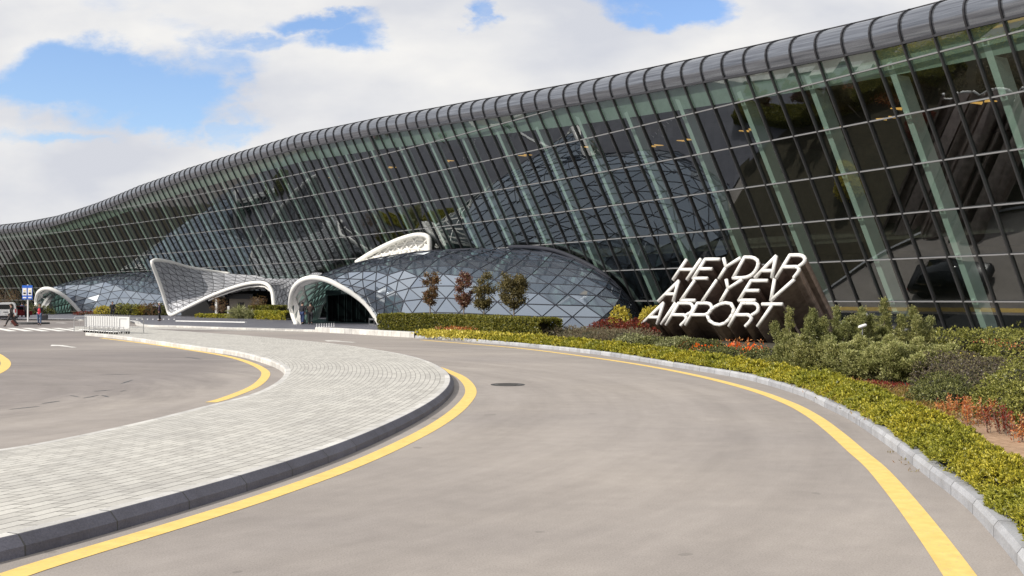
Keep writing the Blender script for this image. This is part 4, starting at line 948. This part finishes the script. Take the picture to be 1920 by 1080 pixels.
def spiky(label, px, Y, h, n):
    root = thing('spiky_grass', label, 'ornamental grass', ((px-CX)/F*Y, Y, .14)); P = np.zeros((n, 3)); P[:, :2] = rng.normal(size=(n, 2))*.15; D = rng.normal(size=(n, 3))*.6+np.array([0, 0, 1.0]); D /= np.linalg.norm(D, axis=1, keepdims=True)
    V1, F1 = leaves(P, D, h*rng.uniform(.5, 1, n), .07); D2 = D.copy(); D2[:, 2] -= .8; V2, F2 = leaves(P+D*h*.55, D2, h*.5, .06); npmesh('foliage', np.r_[V1, V2], np.r_[F1, F2+len(V1)], LM['pale'], root)
spiky('large pale spiky grass tuft in front of the beige pavilion', 448, 106, 1.6, 260); spiky('smaller pale grass tuft right of the large spiky one', 468, 105.5, 1.1, 160)
for i, (x, mn, r) in enumerate([(197, 'yellow', (1.4, .9, .85)), (225, 'green', (1.6, 1, 1.05)), (246, 'green', (1.6, 1, 1.0)), (264, 'yellow', (1.1, .8, .8)), (283, 'brown', (1.9, 1, 1.05)), (308, 'dark', (1.2, .9, 1.0))]):
    shrub('forecourt_shrub', ['yellow shrub left of the person in black, before the left dome', 'spiky green shrub right of the person in black', 'green shrub in the middle of the left dome planting', 'bright yellow small shrub beside the brown one', 'brown leafed shrub left of the grey haired person', 'dark shrub beside the canopy foot'][i], 'shrub', x, 596, r, mn, 420, .2, seed=90+i, Y=128, group='shrubs before the left dome')
shrub('red_shrub', 'small reddish plants at the foot of the left dome', 'shrub', 168, 596, (2.2, .8, .32), 'red', 300, .16, seed=99, Y=131)
shrub('forecourt_shrub', 'green brown shrub left of the small left arch', 'shrub', 55, 596, (3.2, 1.2, .9), 'dark', 700, .2, seed=98, Y=134)
# grass tuft at the kerb foot
q = [gp(1700, 870), gp(1690, 862), gp(1718, 884), gp(1675, 850)]
P = np.concatenate([rng.normal(size=(9, 3))*np.array([.05, .05, 0])+np.array([p.x-.02, p.y, .0]) for p in q]); V, Fq = leaves(P, rng.normal(size=P.shape)*.6+np.array([0, 0, .7]), .05, .012); tag(npmesh('weeds', V, Fq, LM['moss']), 'tiny dry weeds growing along the joint at the kerb foot', 'weeds', kind='stuff')
# spotlights among the junipers
for i, (x, y, Y) in enumerate([(1619, 593, 33.5), (1617, 613, 32.5)]):
    p = at(x, y, Y); root = thing('spotlight', ['upper white garden spotlight above the junipers', 'lower white garden spotlight among juniper branches'][i], 'spotlight', (p.x, p.y, SOIL)); z = p.z-SOIL
    b = MB(); b.tube([(0, 0, 0), (0, 0, z)], .02, 8); b.build('stake', M['mullion_cap'], root)
    b = MB(); b.tube([(-.14, -.02, z-.02), (-.10, -.02, z), (.10, 0, z+.06), (.14, 0, z+.07)], [.02, .05, .052, .015], 12); b.build('lamp_head', M['white_paint'], root, True)
# yellow notice behind the glass
c = fs(-4.2, 0.0, -.35); n1 = along(-4.2); b = MB(); z_ = CH-.1
b.prism([c+n1*-.28+Vector((0, 0, z_-c.z)), c+n1*.28+Vector((0, 0, z_-c.z)), c+n1*.28+Vector((0, 0, z_-c.z+.75)), c+n1*-.28+Vector((0, 0, z_-c.z+.75))], outn(-4.2)*-.05)
yn = tag(b.build('yellow_notice', M['sign_yellow']), 'upright yellow notice panel behind the glass left of the sign', 'notice')
ring = MB(); cc_ = c+Vector((0, 0, z_-c.z+.38))+outn(-4.2)*.03; ring.tube([cc_+n1*.13*math.cos(t)+Vector((0, 0, .22*math.sin(t))) for t in np.linspace(0, 2*math.pi, 20)], .025, 6, False); ring.build('ring_emblem', M['black'], yn)
# ------------------------------------------------------------------ bus stop sign
p = gp(52.3, 605.5); bs = thing('bus_stop_sign', 'blue double bus stop sign on a tall white pole at the crossing', 'sign', (p.x, p.y, 0)); Yb = p.y; m_ = Yb/F
b = MB(); b.tube([(0, 0, .1), (0, 0, 3.45)], .07, 10); b.build('pole', M['white_paint'], bs)
for i, (x0, x1) in enumerate([(-.40, -.01), (.02, .42)]):
    x0, x1 = x0*1.15, x1*1.1; b = MB(); b.box(x0, x1, -.12, -.08, 2.12, 3.38); f_ = b.build('sign_panel', M['blue'], bs)
    b = MB(); b.box(x0+.04, x1-.04, -.14, -.125, 2.48, 3.14); b.box(x0+.07, x1-.07, -.14, -.125, 2.22, 2.34); b.build('white_field', M['white_paint'], f_)
    b = MB(); b.box(x0+.12, x1-.12, -.16, -.142, 2.60, 2.74); b.build('bus_symbol', M['black'], f_); b = MB(); b.box(x0+.14, x1-.14, -.16, -.142, 2.86, 2.92); b.build('lettering', M['sign_yellow'], f_)
p = gp(57, 607.8); b = MB(); b.lathe([(1.9, 0), (1.85, .14), (1.6, .16), (0.01, .16)], (p.x, p.y, 0), 20); b.v = [(p.x+(x-p.x)*.8, p.y+(y-p.y)*.9, z) for x, y, z in b.v]; struct(b.build('refuge_kerb', M['kerb_light']))
# ------------------------------------------------------------------ van
p = gp(14, 600.5); van = thing('parked_van', 'white compact van seen from behind at the left frame edge', 'van', (p.x-.2, p.y+.2, 0), R(24))
def vb(prof_, y0, y1, taper=0): 
    b = MB(); b.add([(x*(1), y0, z) for x, z in prof_]+[(x*.97, y1, z) for x, z in prof_], [tuple(range(len(prof_))), tuple(range(2*len(prof_)-1, len(prof_)-1, -1))]+[(i, i+len(prof_), (i+1) % len(prof_)+len(prof_), (i+1) % len(prof_)) for i in range(len(prof_))]); return b
pr = [(-.88, .28), (.88, .28), (.90, .55), (.91, .95), (.86, 1.25), (.78, 1.62), (.66, 1.76), (.40, 1.82), (-.40, 1.82), (-.66, 1.76), (-.78, 1.62), (-.86, 1.25), (-.91, .95), (-.90, .55)]
vb(pr, 0, 3.2).build('body', M['white_paint'], van)
vb([(-.86, .28), (.86, .28), (.88, .6), (.85, .98), (-.85, .98), (-.88, .6)], 3.2, 4.2).build('bonnet', M['white_paint'], van)
b = MB(); b.prism([(-.70, -.012, 1.12), (.70, -.012, 1.12), (.62, -.012, 1.60), (-.62, -.012, 1.60)], (0, .006, 0)); b.build('rear_window', M['van_glass'], van)
b = MB(); b.box(-.90, .90, -.10, .05, .22, .46); b.build('bumper', M['black'], van)
b = MB(); b.box(-.26, .26, -.02, -.008, .62, .74); b.build('number_plate', M['white_paint'], van)
b = MB(); b.box(-.30, .30, -.03, -.008, .80, .86); b.build('handle', M['black'], van)
for s_ in (-1, 1):
    b = MB(); b.box(s_*.84-.055, s_*.84+.055, -.03, .06, .78, 1.15); b.build('tail_light', M['red_lamp'], van)
    for y_ in (.75, 3.3):
        b = MB(); b.tube([(s_*.70, y_, .31), (s_*.92, y_, .31)], .31, 20); wl = b.build('wheel', M['rubber'], van); b = MB(); b.tube([(s_*.915, y_, .31), (s_*.93, y_, .31)], .19, 14); b.build('rim', M['chrome'], wl)
    b = MB(); b.prism([(s_*.895, .5, 1.1), (s_*.895, 1.6, 1.1), (s_*.83, 1.6, 1.52), (s_*.83, .5, 1.52)], (s_*.01, 0, 0)); b.build('side_window', M['van_glass'], van)
# red car beyond the van
p = gp(24, 596.5); rc = thing('parked_car', 'dark red car mostly hidden behind the white van', 'car', (p.x, p.y, 0), R(70))
b = MB(); b.prism([(-2, -.8, .3), (2, -.8, .3), (2.05, -.8, .75), (1.2, -.8, .9), (.7, -.8, 1.35), (-1.1, -.8, 1.4), (-1.8, -.8, 1.0), (-2.05, -.8, .8)], (0, 1.6, 0)); b.build('body', mat('red_paint', (.16, .01, .012), .25), rc)
b = MB(); b.prism([(.95, -.81, .95), (.62, -.81, 1.28), (-1.05, -.81, 1.32), (-1.6, -.81, .98)], (0, 1.62, 0)); b.build('window', M['van_glass'], rc)
for x_ in (-1.3, 1.3):
    for y_ in (-.8, .8): b = MB(); b.tube([(x_, y_-.08, .31), (x_, y_+.08, .31)], .31, 16); b.build('wheel', M['rubber'], rc)
# ------------------------------------------------------------------ baggage trolleys
def trolley():
    r = thing('baggage_trolley', 'x', 'trolley', group='nested baggage trolleys on the paving')
    b = MB(); b.box(-.03, .0, -.36, -.24, .30, .86); b.box(-.03, .0, .24, .36, .30, .86); b.box(-.03, .0, -.36, .36, .862, .96); b.build('front_panel', M['white_paint'], r)
    b = MB()
    for y_ in (-.38, .38): b.tube([(.0, y_, .12), (.0, y_, .98), (-.06, y_, 1.02)], .016, 6); b.tube([(0, y_, .14), (.85, y_*.7, .14)], .016, 6)
    b.tube([(.85, -.27, .14), (.85, .27, .14)], .016, 6)
    for k in range(5): b.tube([(.0, -.3+k*.15, .16), (.8, (-.3+k*.15)*.75, .16)], .008, 5)
    b.build('frame', M['chrome'], r)
    b = MB(); b.tube([(-.08, -.40, 1.03), (-.08, .40, 1.03)], .028, 8); b.build('handle', M['black'], r)
    for x_, y_ in ((.05, -.36), (.05, .36), (.72, 0)):
        b = MB(); b.tube([(x_, y_-.02, .07), (x_, y_+.02, .07)], .07, 12); b.build('wheel', M['rubber'], r)
    return r
t0, t1 = gp(170, 622, KH), gp(231, 626, KH); dr = (t1-t0); nT = 15; t_ = trolley(); yaw = math.atan2(dr.y, dr.x)
for i in range(nT):
    o = t_ if i == 0 else dup(t_, (0, 0, 0), 0); q = t0.lerp(t1, i/(nT-1)); o.location = (q.x, q.y, KH); o.rotation_euler = (0, 0, R(-96))
    if i == nT-1: b = MB(); b.box(-.06, -.035, -.35, .35, .28, .92); b.build('front_panel', M['white_paint'], o)
    o['label'] = 'leftmost baggage trolley of the nested row' if i == 0 else ('front baggage trolley of the nested row, its panel and tray fully in view' if i == nT-1 else 'white panelled baggage trolley in the middle of the nested row')
def rail(label, a, b_, n):
    r = thing('trolley_rail', label, 'railing'); u_ = MB(); a = Vector(a); b_ = Vector(b_)
    for i in range(n):
        p = a.lerp(b_, i/max(1, n-1)); u_.tube([(p.x, p.y, KH), (p.x, p.y, KH+.42)], .02, 6)
    u_.tube([(a.x, a.y, KH+.42), (b_.x, b_.y, KH+.42)], .02, 6); u_.build('rail', M['chrome'], r)
a = gp(168, 624.6, KH); b2 = gp(232, 628.2, KH); rail('low steel rail in front of the nested trolleys', a, b2, 8)
def hoop(label, px, py, w_, h_):
    p = gp(px, py, KH); r = thing('steel_hoop', label, 'railing', (p.x, p.y, KH), yaw+R(80)); u_ = MB()
    u_.tube([(-w_/2, 0, 0), (-w_/2, 0, h_-.08), (-w_/2+.08, 0, h_), (w_/2-.08, 0, h_), (w_/2, 0, h_-.08), (w_/2, 0, 0)], .025, 6); u_.tube([(-w_/2, 0, .3), (w_/2, 0, .3)], .015, 6)
    for k in range(3): u_.tube([(-w_/4*(k-1), 0, .3), (-w_/4*(k-1), 0, h_)], .008, 5)
    u_.build('hoop', M['chrome'], r)
hoop('steel hoop at the left end of the trolleys', 159, 622, 1.2, .9); hoop('steel hoop at the right end of the trolleys', 249, 624, 1.2, .85)
# little bollard lights in front of the arch
for i in range(8):
    x_ = 594+i*4.6; p = gp(x_, 613.8-i*.25, .12); r = thing('cone_stub', 'tiny white stud in the row before the main arch', 'bollard', (p.x, p.y, .12), 0, 'tiny white studs before the main arch'); b = MB(); b.lathe([(.05, 0), (.045, .03), (.02, .05), (.022, .24), (.0, .27)], (0, 0, 0), 8); b.build('stud', M['white_paint'], r)
for i in range(8):
    x_ = 257+i*10; p = gp(x_, 599.5, .12); r = thing('ground_lamp', 'tiny white ground lamp in the row on the dark forecourt', 'ground lamp', (p.x, p.y, .12), 0, 'ground lamps on the forecourt'); b = MB(); b.lathe([(.07, 0), (.07, .05), (.05, .09), (0, .10)], (0, 0, 0), 8); b.build('lamp', M['white_paint'], r)
# ------------------------------------------------------------------ people
SK = mat('skin', rough=.6, build=b_speck((.42, .24, .17), (.50, .30, .22), 8, 0))
def cloth(name, c): return mat(name, rough=.9, build=b_speck(tuple(v*.8 for v in c), tuple(v*1.15 for v in c), 9, .2))
def skinobj(name, chains, m, parent, sub=1):
    "chains: list of [(pos, radius), ...]; a chain may start at an existing joint"
    bm = bmesh.new(); lay = bm.verts.layers.skin.verify(); idx = {}; first = True
    for ch in chains:
        prev = None
        for pos, r in ch:
            k = tuple(round(c, 3) for c in pos)
            if k not in idx:
                v = bm.verts.new(pos); rr = r if hasattr(r, '__len__') else (r, r); v[lay].radius = rr; v[lay].use_root = first; first = False; idx[k] = v
            v = idx[k]
            if prev is not None and prev is not v and not bm.edges.get((prev, v)): bm.edges.new((prev, v))
            prev = v
    me = bpy.data.meshes.new(name); bm.to_mesh(me); bm.free(); o = link(name, me, m, parent)
    sm = o.modifiers.new('skin', 'SKIN'); sm.use_smooth_shade = True; ss = o.modifiers.new('sub', 'SUBSURF'); ss.levels = ss.render_levels = sub
    return o
def person(label, px, py, h, rz, top, legs, hair, stride=.0, armL=(-.05, 0), armR=(.05, 0), shoe=None, vest=None, z=0, Y=None, hold=None):
    p = gp(px, py, z) if Y is None else Vector(((px-CX)/F*Y, Y, z)); root = thing('person', label, 'person', tuple(p), rz); k = h/1.75
    def s(x, y, zz): return (x*k, y*k, zz*k)
    sd = stride; hip = {}; L_ = []
    for sg_ in (-1, 1):
        st = sd*sg_; L_.append([(s(0, 0, .95), .13*k), (s(.10*sg_, 0, .90), .105*k), (s(.11*sg_, -st*.45-.02, .50), .068*k), (s(.11*sg_, -st*.9+ (.10 if st < 0 else 0), .09+(.05 if st < 0 else 0)), .045*k), (s(.12*sg_, -st*.9-.13+(.08 if st < 0 else 0), .04), .04*k)])
    def arm(sg_, sw, bend):
        sh = s(.19*sg_, 0, 1.42); el = s(.26*sg_, -sw*.5, 1.15); ha = s(.27*sg_, -sw-bend*.22, .90+bend*.28); return sh, el, ha
    arms = [arm(-1, *armL), arm(1, *armR)]
    body = [[(s(0, 0, .95), .11*k), (s(0, 0, 1.15), .10*k), (s(0, .01, 1.36), (.13*k, .09*k)), (s(0, .01, 1.47), .07*k), (s(0, 0, 1.53), .052*k), (s(0, -.01, 1.60), .078*k), (s(0, -.01, 1.67), .088*k), (s(0, 0, 1.72), .06*k)], [(s(0, -.01, 1.60), .078*k), (s(0, -.115, 1.615), .014*k)]]+L_
    for sh, el, ha in arms:
        body.append([(s(0, .01, 1.36), .13*k), (sh, .055*k), (el, .040*k), (ha, .028*k)])
        hx, hy, hz = ha
        for fi, (dx_, ln_) in enumerate(((-.02, .075), (-.007, .085), (.007, .08), (.02, .065))): body.append([(ha, .028*k), ((hx, hy+dx_*k*1.6, hz-.07*k), .010*k), ((hx, hy+dx_*k*2-.012*k, hz-.07*k-ln_*k), .007*k)])
        body.append([(ha, .028*k), ((hx, hy-.045*k, hz-.05*k), .009*k), ((hx, hy-.055*k, hz-.10*k), .007*k)])
    skinobj('body', body, SK, root, 1)
    tchain = [[(s(0, 0, .78), (.185*k, .15*k)), (s(0, 0, .95), (.178*k, .145*k)), (s(0, 0, 1.12), (.165*k, .135*k)), (s(0, .01, 1.34), (.185*k, .13*k)), (s(0, .01, 1.46), .085*k)]]
    for sh, el, ha in arms: tchain.append([(s(0, .01, 1.34), .17*k), (sh, .070*k), (el, .055*k), (tuple(Vector(el).lerp(Vector(ha), .9)), .045*k)])
    skinobj('jacket', tchain, top, root, 1)
    skinobj('trousers', [[(q, r*1.22) for q, r in c_[:-1]] for c_ in L_], legs, root, 1)
    for c_ in L_: skinobj('shoe', [[(tuple(Vector(c_[-2][0])+Vector((0, .05, -.03))), .062*k), (tuple(Vector(c_[-1][0])+Vector((0, -.03, 0))), .06*k)]], shoe or M['black'], root, 1)
    b = MB(); b.lathe([(.0, .118), (.06, .10), (.093, .055), (.098, .0), (.085, -.045)], (0, .012, 1.665), 14); b.v = [(x*k, y*k, zz*k) for x, y, zz in b.v]; b.build('hair', hair, root, True)
    if vest:
        skinobj('vest', [[(s(0, -.03, .80), .15*k), (s(0, -.04, 1.02), .15*k), (s(0, -.045, 1.2), .145*k), (s(0, -.04, 1.42), .10*k)]], vest, root, 1)
    return root, arms, k
dk = cloth('dark_cloth', (.02, .02, .025)); gr = cloth('charcoal_cloth', (.05, .045, .045)); nv = cloth('navy_cloth', (.03, .05, .12)); jn = cloth('denim', (.09, .13, .22)); red = cloth('red_cloth', (.75, .06, .09)); wh = cloth('white_cloth', (.75, .75, .75)); br = mat('brown_hair', (.05, .03, .02), .8); gy = mat('grey_hair', (.45, .44, .43), .8); bk = mat('black_hair', (.015, .012, .01), .7)
p1, arms, k_ = person('man in dark suit and white shirt striding left, pulling a brown suitcase', 21, 612, 1.76, R(-80), gr, gr, br, .42, (.25, .1), (-.30, 0), vest=wh)
def case(label, px, py, w_, d_, h_, m, rz, z=0, wheels=True, tilt=0, name='suitcase', cat='suitcase'):
    p = gp(px, py); r = thing(name, label, cat, (p.x, p.y, z), rz); r.rotation_euler[1] = tilt; b = MB(); b.box(-w_/2, w_/2, -d_/2, d_/2, .06, .06+h_); o = b.build('shell', m, r); bv = o.modifiers.new('b', 'BEVEL'); bv.width = .04; bv.segments = 3
    b = MB(); b.tube([(-w_*.3, 0, .05+h_), (-w_*.3, 0, .2+h_+(.3 if wheels else -.05)), (w_*.3, 0, .2+h_+(.3 if wheels else -.05)), (w_*.3, 0, .05+h_)], .012, 6); b.build('handle', M['black'], r)
    if wheels:
        for s_ in (-1, 1): b = MB(); b.tube([(s_*w_*.35, -.02, .035), (s_*w_*.35, .02, .035)], .035, 10); b.build('wheel', M['rubber'], r)
case('brown wheeled suitcase pulled behind the man in the dark suit', 32, 611.5, .26, .40, .52, cloth('brown_leather', (.16, .05, .04)), R(20), tilt=R(-38))
p2, arms, k_ = person('man in open black jacket over a red shirt and blue jeans, hand at his head', 74, 610, 1.76, R(10), dk, jn, br, .10, (.05, 2.2), (.05, 0), vest=red)
case('black hold-all bag hanging from the hand of the man in red', 83.5, 609, .52, .22, .34, dk, R(0), z=.42, wheels=False, name='travel_bag', cat='bag')
person('person in navy blue jacket seen from behind, beside the bus stop sign', 41.5, 596, 1.74, R(175), nv, jn, bk, .12)
person('person in dark clothes half hidden behind the bus stop pole', 49.5, 596.5, 1.70, R(200), dk, dk, bk, .1)
person('person in black standing beyond the trolleys before the shrubs', 211, 598, 1.78, R(15), dk, dk, bk, .08, (.05, .6), (.05, .6), z=.12)
person('grey haired person in dark clothes standing alone on the forecourt by the canopy foot', 299, 602, 1.74, R(-70), cloth('plum_cloth', (.035, .02, .05)), dk, gy, .03, z=.12)
person('person in black top and blue jeans standing inside the main arch', 567, 608.3, 1.78, R(160), dk, cloth('blue_jeans', (.03, .05, .13)), bk, .08, z=.12)
person('person in dark brown clothes with a trolley inside the main arch', 582, 608.3, 1.74, R(190), cloth('brown_cloth', (.05, .035, .03)), dk, bk, .08, (.05, 1), (.05, 1), z=.12)
